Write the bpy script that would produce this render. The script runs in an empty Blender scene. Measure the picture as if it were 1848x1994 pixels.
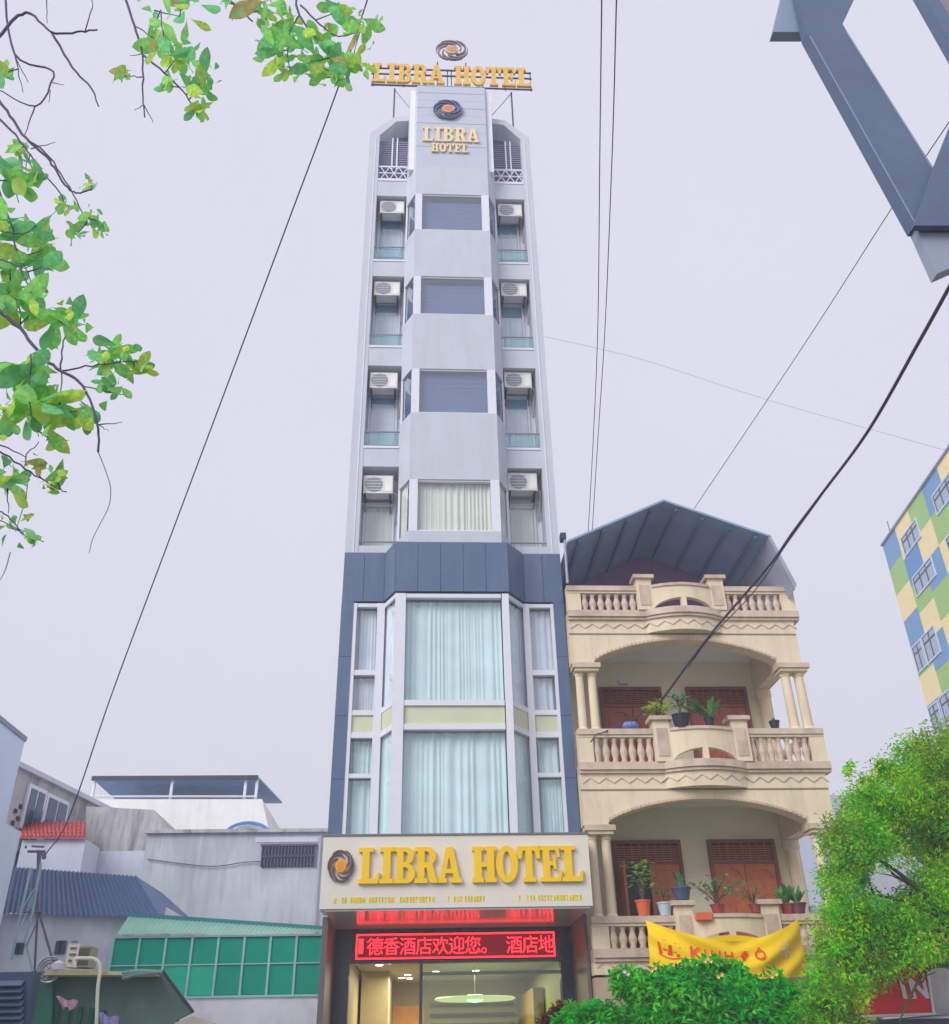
import bpy, math, random
from mathutils import Vector, Matrix
from mathutils.geometry import tessellate_polygon
random.seed(7)
SC = bpy.context.scene
COL = SC.collection
PI = math.pi
# ------------------------------------------------------------------ camera
CX, CY, F = 924.0, 997.0, 1800.0
up = Vector((-64.0, 3047.0, -F)).normalized()
xa = Vector((1.0, 0.0, -F/35000.0)); xa.y = -(xa.x*up.x+xa.z*up.z)/up.y; xa.normalize()
ya = up.cross(xa)
M3 = Matrix((xa, ya, up))            # camera axes -> world axes
CAM = Vector((0, 0, 1.6))
cd = bpy.data.cameras.new('camera'); cam = bpy.data.objects.new('camera', cd); COL.objects.link(cam)
cam.matrix_world = Matrix.Translation(CAM) @ M3.to_4x4()
cd.sensor_fit = 'HORIZONTAL'; cd.sensor_width = 36; cd.lens = 36*F/1848.0
cd.clip_start = 0.05; cd.clip_end = 3000
SC.camera = cam
def ray(x, y): return M3 @ Vector((x-CX, CY-y, -F))
def at(x, y, Y):
    d = ray(x, y); return CAM + d*(Y/d.y)
# ------------------------------------------------------------------ light
SUN_EL, SUN_AZ = 33.0, 226.0        # soft sun behind the photographer's left shoulder
w = bpy.data.worlds.new('World'); SC.world = w; w.use_nodes = True
nt = w.node_tree; nt.nodes.clear()
o = nt.nodes.new('ShaderNodeOutputWorld'); bg = nt.nodes.new('ShaderNodeBackground'); bg.inputs[1].default_value = 0.1
sk = nt.nodes.new('ShaderNodeTexSky'); sk.sky_type = 'NISHITA'; sk.sun_disc = False
sk.sun_elevation = math.radians(SUN_EL); sk.sun_rotation = math.radians(SUN_AZ)
tc = nt.nodes.new('ShaderNodeTexCoord'); nz = nt.nodes.new('ShaderNodeTexNoise'); nz.inputs['Scale'].default_value = 1.6; nz.inputs['Detail'].default_value = 3
rp = nt.nodes.new('ShaderNodeValToRGB')
rp.color_ramp.elements[0].position = .3; rp.color_ramp.elements[1].position = .7
rp.color_ramp.elements[0].color = (.86, .845, 1.0, 1); rp.color_ramp.elements[1].color = (.90, .89, 1.04, 1)
sc_ = nt.nodes.new('ShaderNodeVectorMath'); sc_.operation = 'SCALE'; sc_.inputs['Scale'].default_value = 4.75
mx = nt.nodes.new('ShaderNodeMix'); mx.data_type = 'RGBA'; mx.inputs[0].default_value = .96
nt.links.new(tc.outputs['Generated'], nz.inputs['Vector']); nt.links.new(nz.outputs[0], rp.inputs[0]); nt.links.new(rp.outputs[0], sc_.inputs[0])
nt.links.new(sk.outputs[0], mx.inputs[6]); nt.links.new(sc_.outputs[0], mx.inputs[7]); nt.links.new(mx.outputs[2], bg.inputs[0]); nt.links.new(bg.outputs[0], o.inputs[0])
sd = bpy.data.lights.new('sun', 'SUN'); sd.energy = 1.5; sd.angle = math.radians(35); sd.color = (1, .97, .92)
so = bpy.data.objects.new('sun', sd); COL.objects.link(so)
az = math.radians(180+14)
sdir = Vector((math.sin(math.radians(SUN_AZ))*math.cos(math.radians(SUN_EL)), math.cos(math.radians(SUN_AZ))*math.cos(math.radians(SUN_EL)), math.sin(math.radians(SUN_EL))))
so.rotation_euler = sdir.to_track_quat('Z', 'Y').to_euler(); so.location = (0, -20, 40)
SC.view_settings.view_transform = 'Standard'; SC.view_settings.look = 'None'; SC.view_settings.gamma = 1; SC.view_settings.exposure = .95
SC.view_settings.use_curve_mapping = False
SC.render.engine = 'CYCLES'

# ------------------------------------------------------------------ materials
def lin(r, g, b, k=1.0):
    f = lambda c: ((c/255.0)/12.92 if c/255.0 <= .04045 else ((c/255.0+.055)/1.055)**2.4)*k
    return (min(f(r), .95), min(f(g), .95), min(f(b), .95), 1)
MATS = {}
def mat(name, col, rough=.7, metal=0, var=.12, scale=3.0, bump=0.0, stain=0.0, stain_col=(.08, .085, .1, 1), spec=.4, streak=False, bscale=None):
    if name in MATS: return MATS[name]
    m = bpy.data.materials.new(name); m.use_nodes = True; t = m.node_tree; n = t.nodes; l = t.links
    b = n['Principled BSDF']; b.inputs['Roughness'].default_value = rough; b.inputs['Metallic'].default_value = metal
    b.inputs['Specular IOR Level'].default_value = spec
    tc = n.new('ShaderNodeTexCoord')
    z = n.new('ShaderNodeTexNoise'); z.inputs['Scale'].default_value = scale; z.inputs['Detail'].default_value = 6; z.inputs['Roughness'].default_value = .62
    l.new(tc.outputs['Object'], z.inputs['Vector'])
    r = n.new('ShaderNodeMapRange'); r.inputs[1].default_value = .3; r.inputs[2].default_value = .7
    r.inputs[3].default_value = 1-var; r.inputs[4].default_value = 1+var*.6
    l.new(z.outputs[0], r.inputs[0])
    s = n.new('ShaderNodeVectorMath'); s.operation = 'SCALE'; s.inputs[0].default_value = col[:3]; l.new(r.outputs[0], s.inputs['Scale'])
    out = s.outputs[0]
    if stain > 0:
        mp = n.new('ShaderNodeMapping'); mp.inputs['Scale'].default_value = (2.6, 2.6, .3) if streak else (1.3, 1.3, .9)
        z2 = n.new('ShaderNodeTexNoise'); z2.inputs['Scale'].default_value = 1.5; z2.inputs['Detail'].default_value = 11; z2.inputs['Roughness'].default_value = .7
        l.new(tc.outputs['Object'], mp.inputs[0]); l.new(mp.outputs[0], z2.inputs['Vector'])
        r2 = n.new('ShaderNodeMapRange'); r2.inputs[1].default_value = .47; r2.inputs[2].default_value = .68; r2.inputs[4].default_value = stain
        l.new(z2.outputs[0], r2.inputs[0])
        mm = n.new('ShaderNodeMix'); mm.data_type = 'RGBA'; l.new(r2.outputs[0], mm.inputs[0]); l.new(out, mm.inputs[6]); mm.inputs[7].default_value = stain_col
        out = mm.outputs[2]
    l.new(out, b.inputs['Base Color'])
    if bump > 0:
        z3 = n.new('ShaderNodeTexNoise'); z3.inputs['Scale'].default_value = bscale or scale*12; z3.inputs['Detail'].default_value = 4
        l.new(tc.outputs['Object'], z3.inputs['Vector'])
        bp = n.new('ShaderNodeBump'); bp.inputs['Strength'].default_value = bump; bp.inputs['Distance'].default_value = .02
        l.new(z3.outputs[0], bp.inputs['Height']); l.new(bp.outputs[0], b.inputs['Normal'])
    MATS[name] = m; return m
def leafmat(name, col, trans=.45):
    m = bpy.data.materials.new(name); m.use_nodes = True; t = m.node_tree; n = t.nodes; l = t.links
    b = n['Principled BSDF']; b.inputs['Roughness'].default_value = .5; b.inputs['Specular IOR Level'].default_value = .35
    tc = n.new('ShaderNodeTexCoord'); z = n.new('ShaderNodeTexNoise'); z.inputs['Scale'].default_value = 5
    l.new(tc.outputs['Object'], z.inputs['Vector'])
    r = n.new('ShaderNodeMapRange'); r.inputs[1].default_value = .3; r.inputs[2].default_value = .7; r.inputs[3].default_value = .7; r.inputs[4].default_value = 1.3
    l.new(z.outputs[0], r.inputs[0])
    s = n.new('ShaderNodeVectorMath'); s.operation = 'SCALE'; s.inputs[0].default_value = col[:3]; l.new(r.outputs[0], s.inputs['Scale'])
    l.new(s.outputs[0], b.inputs['Base Color'])
    tr = n.new('ShaderNodeBsdfTranslucent'); l.new(s.outputs[0], tr.inputs[0])
    mx = n.new('ShaderNodeMixShader'); mx.inputs[0].default_value = trans
    l.new(b.outputs[0], mx.inputs[1]); l.new(tr.outputs[0], mx.inputs[2]); l.new(mx.outputs[0], n['Material Output'].inputs[0])
    return m
def glassmat(name, tint, refl=.1, rough=.03):
    m = bpy.data.materials.new(name); m.use_nodes = True; t = m.node_tree; n = t.nodes; l = t.links
    n.remove(n['Principled BSDF'])
    tr = n.new('ShaderNodeBsdfTransparent'); tr.inputs[0].default_value = tint
    g = n.new('ShaderNodeBsdfGlossy'); g.inputs['Roughness'].default_value = rough; g.inputs[0].default_value = (.95, .97, 1, 1)
    lw_ = n.new('ShaderNodeLayerWeight'); pw_ = n.new('ShaderNodeMath'); pw_.operation = 'POWER'; pw_.inputs[1].default_value = 4; l.new(lw_.outputs['Facing'], pw_.inputs[0])
    ad = n.new('ShaderNodeMath'); ad.operation = 'MULTIPLY_ADD'; ad.inputs[1].default_value = .7; ad.inputs[2].default_value = refl+.04; l.new(pw_.outputs[0], ad.inputs[0])
    mx = n.new('ShaderNodeMixShader'); l.new(ad.outputs[0], mx.inputs[0]); l.new(tr.outputs[0], mx.inputs[1]); l.new(g.outputs[0], mx.inputs[2])
    l.new(mx.outputs[0], n['Material Output'].inputs[0]); return m
def emit(name, col, s):
    m = bpy.data.materials.new(name); m.use_nodes = True; b = m.node_tree.nodes['Principled BSDF']
    b.inputs['Base Color'].default_value = (0.02, 0.02, 0.02, 1); b.inputs['Emission Color'].default_value = col; b.inputs['Emission Strength'].default_value = s
    return m

# ------------------------------------------------------------------ mesh builder
class MB:
    def __init__(s): s.v = []; s.f = []; s.mi = []
    def add(s, vs, fs, mi=0):
        b = len(s.v); s.v += [tuple(v) for v in vs]; s.f += [tuple(b+i for i in f) for f in fs]; s.mi += [mi]*len(fs); return s
    def box(s, x0, x1, y0, y1, z0, z1, mi=0):
        return s.add([(x0,y0,z0),(x1,y0,z0),(x1,y1,z0),(x0,y1,z0),(x0,y0,z1),(x1,y0,z1),(x1,y1,z1),(x0,y1,z1)],
                     [(0,3,2,1),(4,5,6,7),(0,1,5,4),(1,2,6,5),(2,3,7,6),(3,0,4,7)], mi)
    def hexa(s, b, t, mi=0):     # 4 bottom + 4 top corners
        return s.add(list(b)+list(t), [(0,3,2,1),(4,5,6,7),(0,1,5,4),(1,2,6,5),(2,3,7,6),(3,0,4,7)], mi)
    def prism(s, pts, vec, mi=0, holes=()):   # planar polygon (3D points) with holes extruded by vec
        loops = [[Vector(p) for p in pts]]+[[Vector(p) for p in h] for h in holes]
        tri = tessellate_polygon(loops); flat = [p for lp in loops for p in lp]; n = len(flat); vec = Vector(vec)
        fs = [tuple(t) for t in tri]+[tuple(n+i for i in reversed(t)) for t in tri]
        k = 0
        for lp in loops:
            m = len(lp)
            for i in range(m):
                a, b = k+i, k+(i+1) % m; fs.append((a, b, n+b, n+a))
            k += m
        return s.add(flat+[p+vec for p in flat], fs, mi)
    def tube(s, pts, r, seg=6, mi=0, taper=None):
        pts = [Vector(p) for p in pts]; rings = []
        for i, p in enumerate(pts):
            d = (pts[min(i+1, len(pts)-1)]-pts[max(i-1, 0)]).normalized()
            a = d.orthogonal().normalized() if i == 0 else (pa-d*pa.dot(d)).normalized()
            pa = a; b = d.cross(a)
            rr = r if taper is None else r+(taper-r)*i/(len(pts)-1)
            rings.append([p+(a*math.cos(2*PI*k/seg)+b*math.sin(2*PI*k/seg))*rr for k in range(seg)])
        vs = [v for rg in rings for v in rg]; fs = []
        for i in range(len(pts)-1):
            for k in range(seg):
                a = i*seg+k; b = i*seg+(k+1) % seg; fs.append((a, b, b+seg, a+seg))
        fs.append(tuple(range(seg))[::-1]); fs.append(tuple((len(pts)-1)*seg+k for k in range(seg)))
        return s.add(vs, fs, mi)
    def lathe(s, prof, cx, cy, seg=12, mi=0, sx=1, sy=1):   # prof [(r,z)]
        vs = [(cx+sx*r*math.cos(2*PI*k/seg), cy+sy*r*math.sin(2*PI*k/seg), z) for r, z in prof for k in range(seg)]; fs = []
        for i in range(len(prof)-1):
            for k in range(seg):
                a = i*seg+k; b = i*seg+(k+1) % seg; fs.append((a, b, b+seg, a+seg))
        fs.append(tuple(range(seg))[::-1]); fs.append(tuple((len(prof)-1)*seg+k for k in range(seg)))
        return s.add(vs, fs, mi)
    def build(s, name, m, parent=None, smooth=False, origin=None):
        me = bpy.data.meshes.new(name); 
        vs = s.v
        if origin is not None: vs = [(v[0]-origin[0], v[1]-origin[1], v[2]-origin[2]) for v in vs]
        me.from_pydata(vs, [], s.f); 
        for mm in (m if isinstance(m, (list, tuple)) else [m]): me.materials.append(mm)
        if any(s.mi): me.polygons.foreach_set('material_index', s.mi)
        if smooth: me.polygons.foreach_set('use_smooth', [True]*len(me.polygons))
        me.update()
        ob = bpy.data.objects.new(name, me); COL.objects.link(ob)
        if origin is not None: ob.location = origin
        if parent is not None: ob.parent = parent; 
        return ob
def B(x0, x1, y0, y1, z0, z1): return MB().box(x0, x1, y0, y1, z0, z1)
def thing(name, label, cat, group=None, loc=(0, 0, 0)):
    ob = bpy.data.objects.new(name, None); COL.objects.link(ob); ob.empty_display_size = .2
    ob['label'] = label; ob['category'] = cat; ob.location = loc
    if group: ob['group'] = group
    return ob
def tag(ob, label, cat, group=None):
    ob['label'] = label; ob['category'] = cat
    if group: ob['group'] = group
    return ob
def struct(ob): ob['kind'] = 'structure'; return ob
def stuff(ob): ob['kind'] = 'stuff'; return ob
def share(src, name, parent, loc=(0, 0, 0), rot=(0, 0, 0), scale=(1, 1, 1)):
    c = src.copy(); c.name = name; c.parent = parent; c.location = loc; c.rotation_euler = rot; c.scale = scale; COL.objects.link(c); return c
def catmull(pts, n=8):
    P = [Vector(p) for p in pts]; P = [P[0]*2-P[1]]+P+[P[-1]*2-P[-2]]; out = []
    for i in range(1, len(P)-2):
        a, b, c, d = P[i-1:i+3]
        for k in range(n):
            t = k/n; out.append(.5*((2*b)+(c-a)*t+(2*a-5*b+4*c-d)*t*t+(3*b-a-3*c+d)*t**3))
    out.append(P[-2]); return out

# humid air, also added to lift the dark tones
def build_haze():
    hb = B(-135, 135, -125, 135, -1.6, 31.0).build('haze', None); hb['kind'] = 'stuff'
    m = bpy.data.materials.new('humid_air'); m.use_nodes = True; n = m.node_tree.nodes; n.clear()
    oo = n.new('ShaderNodeOutputMaterial'); v = n.new('ShaderNodeVolumePrincipled'); v.inputs['Density'].default_value = HAZE
    v.inputs['Color'].default_value = (.95, .97, 1, 1); v.inputs['Anisotropy'].default_value = 0.0
    m.node_tree.links.new(v.outputs[0], oo.inputs['Volume']); hb.data.materials.clear(); hb.data.materials.append(m)
HAZE = .0042
# common materials
mWhite = mat('white_facade_paint', lin(196, 201, 212), .55, var=.05, scale=1.2, bump=.05, stain=.22, stain_col=(.36, .38, .42, 1), streak=True)
mPanel = mat('crown_panel', lin(190, 196, 210), .45, var=.04, scale=2)
mTrim = mat('white_window_trim', lin(225, 226, 236), .4, var=.04, scale=4)
mSlate = mat('blue_grey_fascia', lin(86, 106, 138), .4, var=.1, scale=1.5, stain=.25, stain_col=(.2, .26, .42, 1), streak=True, spec=.5)
mNiche = mat('niche_wall', lin(236, 238, 246), .8, var=.08, scale=3)
mGlass = glassmat('window_glass', (.94, .98, .985, 1), .05)
mGlassUp = glassmat('tower_glass', (.8, .86, .94, 1), .14)
mGlassDoor = glassmat('door_glass', (.84, .92, .74, 1), .04)
mBalGlass = glassmat('balustrade_glass', (.72, .9, .9, 1), .1)
mCurt = mat('teal_white_curtain', lin(222, 240, 242), .9, var=.14, scale=.9)
mCurtG = mat('grey_curtain', lin(226, 230, 240), .9, var=.1, scale=2)
mCurtB = mat('pale_cream_curtain', lin(226, 226, 216), .9, var=.08, scale=2)
mBlind = mat('blue_roller_blind', lin(112, 132, 164), .8, var=.08, scale=1)
mBlindTop = mat('teal_dark_interior', lin(130, 172, 205), .8, var=.06, scale=1)
mYel = mat('pale_yellow_panel', lin(208, 212, 182), .6, var=.06, scale=2)
mSteel = mat('brushed_steel', lin(150, 155, 168), .35, metal=.6, var=.08)
mGold = mat('gold_letter', lin(255, 204, 0), .45, metal=0.0, var=.05, scale=5, spec=.5)
mGoldOld = mat('weathered_gold_letter', lin(228, 182, 80), .45, var=.15, scale=6)
mGoldPale = mat('pale_gold_letter', lin(240, 216, 170), .45, var=.12, scale=6)
mBrown = mat('bronze_swirl', lin(112, 84, 92), .35, metal=.4, var=.15, scale=8)
mPurple = mat('dull_violet_swirl', lin(92, 100, 140), .4, metal=.2, var=.12, scale=8)
mCream = mat('cream_sign_board', lin(226, 220, 208), .5, var=.03, scale=2)
mAC = mat('ac_white_casing', lin(222, 222, 220), .5, var=.05, scale=5)
mACg = mat('ac_fan_grille', lin(140, 142, 158), .6, var=.1, scale=10)
mDark = mat('dark_iron', lin(60, 62, 80), .6, var=.1)
mGranite = mat('dark_granite', lin(66, 72, 96), .18, var=.3, scale=9, spec=.6)

# ------------------------------------------------------------------ ground
gr = struct(B(-125, 125, -115, 125, -.5, 0).build('ground', mat('ground_dirt', (.36, .35, .34, 1), .9, var=.2, scale=.3)))
struct(B(-120, 120, -4, 11, .004, .008).build('road', mat('asphalt', (.11, .11, .112, 1), .85, var=.2, scale=4, bump=.3)))
struct(B(-120, 120, 11.15, 19.6, .0, .13).build('pavement', mat('pavement_tile', (.46, .44, .42, 1), .8, var=.2, scale=2, bump=.2)))
struct(B(-120, 120, 11.0, 11.15, .0, .14).build('kerb', mat('kerb_stone', (.38, .38, .37, 1), .8, var=.15, scale=3)))
mk = MB()
for i in range(-12, 13): mk.box(i*6, i*6+2.5, 3.4, 3.52, .012, .014)
struct(mk.build('road_marking', mat('road_paint', (.75, .75, .72, 1), .7, var=.2, scale=8)))

# ------------------------------------------------------------------ lettering
def arc(cx, cz, rx, rz, a0, a1, n=10):
    return [(cx+rx*math.cos(math.radians(a0+(a1-a0)*i/n)), cz+rz*math.sin(math.radians(a0+(a1-a0)*i/n))) for i in range(n+1)]
GL = {
 'L': (.84, [(0,0),(.78,0),(.84,.3),(.75,.3),(.66,.13),(.42,.13),(.42,.88),(.56,.88),(.56,1),(0,1),(0,.88),(.14,.88),(.14,.12),(0,.12)], []),
 'I': (.56, [(0,0),(.56,0),(.56,.12),(.42,.12),(.42,.88),(.56,.88),(.56,1),(0,1),(0,.88),(.14,.88),(.14,.12),(0,.12)], []),
 'B': (.84, [(0,0),(.5,0)]+arc(.52,.27,.32,.27,-80,75)+arc(.5,.76,.29,.24,-70,90)[1:]+[(0,1),(0,.88),(.12,.88),(.12,.12),(0,.12)],
       [[(.38,.12)]+arc(.46,.28,.13,.16,-80,80,6)+[(.38,.44)], [(.38,.58)]+arc(.45,.73,.12,.14,-80,80,6)+[(.38,.88)]]),
 'R': (.92, [(0,0),(.5,0),(.5,.12),(.39,.12),(.39,.42),(.46,.42),(.62,0),(.92,0),(.92,.12),(.85,.12),(.72,.46)]+arc(.52,.74,.31,.26,-55,90)+[(0,1),(0,.88),(.12,.88),(.12,.12),(0,.12)],
       [[(.39,.56)]+arc(.47,.72,.12,.16,-80,80,6)+[(.39,.88)]]),
 'A': (.94, [(0,0),(.36,0),(.36,.12),(.28,.12),(.32,.26),(.58,.26),(.62,.12),(.52,.12),(.52,0),(.94,0),(.94,.12),(.87,.12),(.6,1),(.34,1),(.08,.12),(0,.12)], [[(.36,.38),(.54,.38),(.45,.72)]]),
 'H': (.92, [(0,0),(.43,0),(.43,.12),(.36,.12),(.36,.43),(.56,.43),(.56,.12),(.49,.12),(.49,0),(.92,0),(.92,.12),(.84,.12),(.84,.88),(.92,.88),(.92,1),(.49,1),(.49,.88),(.56,.88),(.56,.56),(.36,.56),(.36,.88),(.43,.88),(.43,1),(0,1),(0,.88),(.08,.88),(.08,.12),(0,.12)], []),
 'O': (.86, arc(.43,.5,.43,.52,0,345,23), [arc(.43,.5,.16,.36,0,340,17)]),
 'T': (.88, [(.2,0),(.68,0),(.68,.12),(.57,.12),(.57,.87),(.66,.87),(.74,.64),(.86,.64),(.88,1),(0,1),(.02,.64),(.14,.64),(.22,.87),(.31,.87),(.31,.12),(.2,.12)], []),
 'E': (.84, [(0,0),(.78,0),(.84,.32),(.75,.32),(.66,.12),(.38,.12),(.38,.45),(.5,.45),(.54,.34),(.62,.34),(.62,.7),(.54,.7),(.5,.57),(.38,.57),(.38,.88),(.6,.88),(.69,.68),(.78,.68),(.75,1),(0,1),(0,.88),(.12,.88),(.12,.12),(0,.12)], []),
}
def word(txt, x0, x1, z0, z1, yf, yb, m, parent, gap=.1, side=None, space=.45):
    tot = 0
    for c in txt: tot += space if c == ' ' else GL[c][0]+gap
    tot -= gap; k = (x1-x0)/tot; h = z1-z0; x = x0
    for c in txt:
        if c == ' ': x += space*k; continue
        wd, out, holes = GL[c]
        P = lambda q: (x+q[0]*k, yf, z0+q[1]*h)
        MB().prism([P(q) for q in out], (0, yb-yf, 0), 0, [[P(q) for q in hh] for hh in holes]).build('letter', m, parent)
        x += (wd+gap)*k
def logo(cx, cz, R, yf, yb, m1, m2, m3, parent, n=6, rz=None):
    rz = rz or R
    for a in range(n):
        a0 = 60+a*360/n; o1 = []; i1 = []
        for i in range(15):
            t = i/14; ang = math.radians(a0+t*135); r = .46+.46*math.sin(t*PI*.5)
            wd = .115*math.sin(PI*(.08+.9*t))**.7
            o1.append((cx+R*(r+wd*.5)*math.cos(ang), yf, cz+rz*(r+wd*.5)*math.sin(ang)))
            i1.append((cx+R*(r-wd*.5)*math.cos(ang), yf, cz+rz*(r-wd*.5)*math.sin(ang)))
        MB().prism(o1+i1[::-1], (0, yb-yf, 0)).build('swirl_blade', m1 if a % 2 else m2, parent)
    d = [(cx+R*.38*math.cos(2*PI*k/24), yf-.01, cz+rz*.38*math.sin(2*PI*k/24)) for k in range(24)]
    disc = MB().prism(d, (0, yb-yf, 0))
    for k in range(19):
        rr = .3*math.sqrt(k/19); an = k*2.4
        disc.lathe([(0.001, 0), (.03*R, 0)], 0, 0, 3) if False else None
        px, pz = cx+R*rr*math.cos(an), cz+rz*rr*math.sin(an); q = .045*R
        disc.add([(px-q, yf-.012, pz), (px, yf-.012, pz-q), (px+q, yf-.012, pz), (px, yf-.012, pz+q), (px, yf-.012-q, pz)], [(0,1,4),(1,2,4),(2,3,4),(3,0,4)], 1)
    disc.build('swirl_centre', [m3, mat('orange_stud', lin(240, 130, 40), .4)], parent)

# ------------------------------------------------------------------ pleated curtain
def curtain(p0, p1, z0, z1, m, parent, pitch=.11, amp=.022, seed=0):
    rnd = random.Random(seed); p0 = Vector((p0[0], p0[1], 0)); p1 = Vector((p1[0], p1[1], 0)); L = (p1-p0).length; n = max(8, int(L/pitch*6)); d = (p1-p0)/L; nn = Vector((-d.y, d.x, 0))
    ph = 0; vt = []; vb = []
    rate = 1; nxt = 0; am = 1
    for i in range(n+1):
        s = L*i/n
        if s >= nxt: rate = rnd.choice((.45, .7, 1, 1.5, 2.1)); am = rnd.uniform(.45, 1.3)/max(.8, rate**.5); nxt = s+rnd.uniform(.06, .2)
        amx = am if i == 0 else amx*.7+am*.3
        ph += 2*PI*(L/n)/pitch*rate
        a = amp*amx*(math.sin(ph)+.4*math.sin(ph*.37+2))
        q = p0+d*s+nn*a; q2 = p0+d*s+nn*a*1.15+d*rnd.uniform(-.01, .01)
        vt.append((q.x, q.y, z1)); vb.append((q2.x, q2.y, z0))
    mb = MB(); mb.add(vt+vb, [(i, i+n+1, i+n+2, i+1) for i in range(n)])
    return mb.build('curtain', m, parent, smooth=True)

# ================================================================== HOTEL
HL, HR = -1.79, 2.95; NB = 18.6
hotel = thing('hotel_building', 'tall narrow white hotel tower with projecting bay windows over blue-grey lower storeys', 'building', loc=(0, 18, 0))
hotel.location = (0, 0, 0)
B(HL, HR, NB, 29, 5.0, 23.3).build('core_wall', mNiche, hotel)
B(HL, HR, 27, 29, 0, 5.0).build('wall', mNiche, hotel)
# --- dark fascia frame round the glazing, with panel joints
def bayloop(xf0, xf1, yf, xo0, xo1, yo): return [(xo0, yo), (xf0, yf), (xf1, yf), (xo1, yo)]
bs = [(HL, 17.96), (-.9, 17.96), (-.66, 17.45), (1.74, 17.45), (2.12, 17.96), (HR, 17.96)]
for i in range(5):
    (x0, y0), (x1, y1) = bs[i], bs[i+1]
    n = {0: 2, 1: 1, 2: 5, 3: 1, 4: 2}[i]
    for k in range(n):
        a = Vector((x0+(x1-x0)*k/n, y0+(y1-y0)*k/n, 0)); b = Vector((x0+(x1-x0)*(k+1)/n, y0+(y1-y0)*(k+1)/n, 0))
        g = (b-a).normalized()*.004; off = random.uniform(0, .004)
        a += g; b -= g
        MB().hexa([(a.x, a.y+off, 10.0), (b.x, b.y+off, 10.0), (b.x, 18.3, 10.0), (a.x, 18.3, 10.0)],
                  [(a.x, a.y+off, 11.17), (b.x, b.y+off, 11.17), (b.x, 18.3, 11.17), (a.x, 18.3, 11.17)]).build('fascia_panel', mSlate, hotel)
for (a, b) in ((HL, -1.53), (2.72, HR)):
    for z in range(4):
        B(a, b, 17.96, 18.58, 5.0+z*1.25+.004, 5.0+(z+1)*1.25-.004).build('fascia_panel', mSlate, hotel)
B(-1.7, 2.9, 18.31, 18.58, 9.96, 11.1).build('fascia_backing', mSlate, hotel)
# --- lower glazing
fr = MB()
Y1 = 18.0
for a0, a1, x0, x1, b0, b1 in ((-1.53, -1.46, -1.46, -1.03, -1.03, -.87), (2.07, 2.2, 2.2, 2.66, 2.66, 2.72)):
    fr = MB(); fr.box(a0, a1, Y1-.03, Y1+.1, 5.0, 9.96); fr.box(b0, b1, Y1-.03, Y1+.1, 5.0, 9.96)
    for z0, z1 in ((9.88, 9.96), (8.36, 8.47), (7.52, 7.62), (7.06, 7.17), (6.28, 6.36), (5.0, 5.06)): fr.box(x0, x1, Y1-.015, Y1+.08, z0, z1)
    fr.build('wing_window_frame', mTrim, hotel)
fr = MB()
YB = 17.5
for x0, x1 in ((-.66, -.42), (1.56, 1.76)): 
    fr.box(x0+.02, x1-.04 if x0 > 0 else x1, YB-.03, YB+.12, 5.0, 9.96)
for z0, z1 in ((9.87, 9.96), (7.55, 7.66), (7.07, 7.18), (5.0, 5.05)):
    fr.box(-.42, 1.56, YB-.012, YB+.1, z0, z1)
    for (xa_, xb_, s) in ((-.87, -.64, 1), (1.72, 2.07, -1)):
        ya_, yb_ = (17.97, YB) if s == 1 else (YB, 17.97)
        fr.hexa([(xa_, ya_, z0), (xb_, yb_, z0), (xb_, yb_+.1, z0), (xa_, ya_+.1, z0)], [(xa_, ya_, z1), (xb_, yb_, z1), (xb_, yb_+.1, z1), (xa_, ya_+.1, z1)])
fr.build('bay_window_frame', mTrim, hotel)
def pane(p0, p1, z0, z1, m, cm, back=.14, cz=None, pitch=.11, seed=0, nm='pane'):
    p0 = Vector(p0); p1 = Vector(p1)
    mb = MB(); mb.add([(p0.x, p0.y, z0), (p1.x, p1.y, z0), (p1.x, p1.y, z1), (p0.x, p0.y, z1)], [(0, 1, 2, 3)])
    o = mb.build(nm, m, hotel)
    if cm:
        c = curtain((p0.x, p0.y+back), (p1.x, p1.y+back), cz or z0, z1-.01, cm, o, pitch=pitch, seed=seed)
    return o
sd_ = 0
for x0, x1 in ((-1.46, -1.03), (2.2, 2.66)):
    for z0, z1, cm in ((8.47, 9.88, mCurtG), (7.62, 8.36, mCurtG), (6.36, 7.06, mCurt), (5.06, 6.28, mCurt)):
        sd_ += 1; pane((x0, Y1+.04, 0), (x1, Y1+.04, 0), z0, z1, mGlass, cm, seed=sd_, pitch=.1)
    B(x0, x1, Y1+.02, Y1+.06, 7.17, 7.52).build('yellow_panel', mYel, hotel)
for z0, z1 in ((7.66, 9.87), (5.05, 7.07)):
    sd_ += 1
    pane((-.42, YB+.05, 0), (1.56, YB+.05, 0), z0, z1, mGlass, mCurt, seed=sd_, pitch=.14, back=.16)
    pane((-.87, 18.02, 0), (-.64, YB+.06, 0), z0, z1, mGlass, mCurtG if z0 > 7 else mCurt, seed=sd_+40, back=.15)
    pane((1.72, YB+.06, 0), (2.07, 18.02, 0), z0, z1, mGlass, mCurtG if z0 > 7 else mCurt, seed=sd_+50, back=.15)
B(-.42, 1.56, YB+.03, YB+.08, 7.18, 7.55).build('yellow_panel', mYel, hotel)
for (xa_, xb_, s) in ((-.87, -.64, 1), (1.72, 2.07, -1)):
    ya_, yb_ = (18.0, YB+.03) if s == 1 else (YB+.03, 18.0)
    MB().hexa([(xa_, ya_, 7.18), (xb_, yb_, 7.18), (xb_, yb_+.05, 7.18), (xa_, ya_+.05, 7.18)], [(xa_, ya_, 7.55), (xb_, yb_, 7.55), (xb_, yb_+.05, 7.55), (xa_, ya_+.05, 7.55)]).build('yellow_panel', mYel, hotel)
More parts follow.
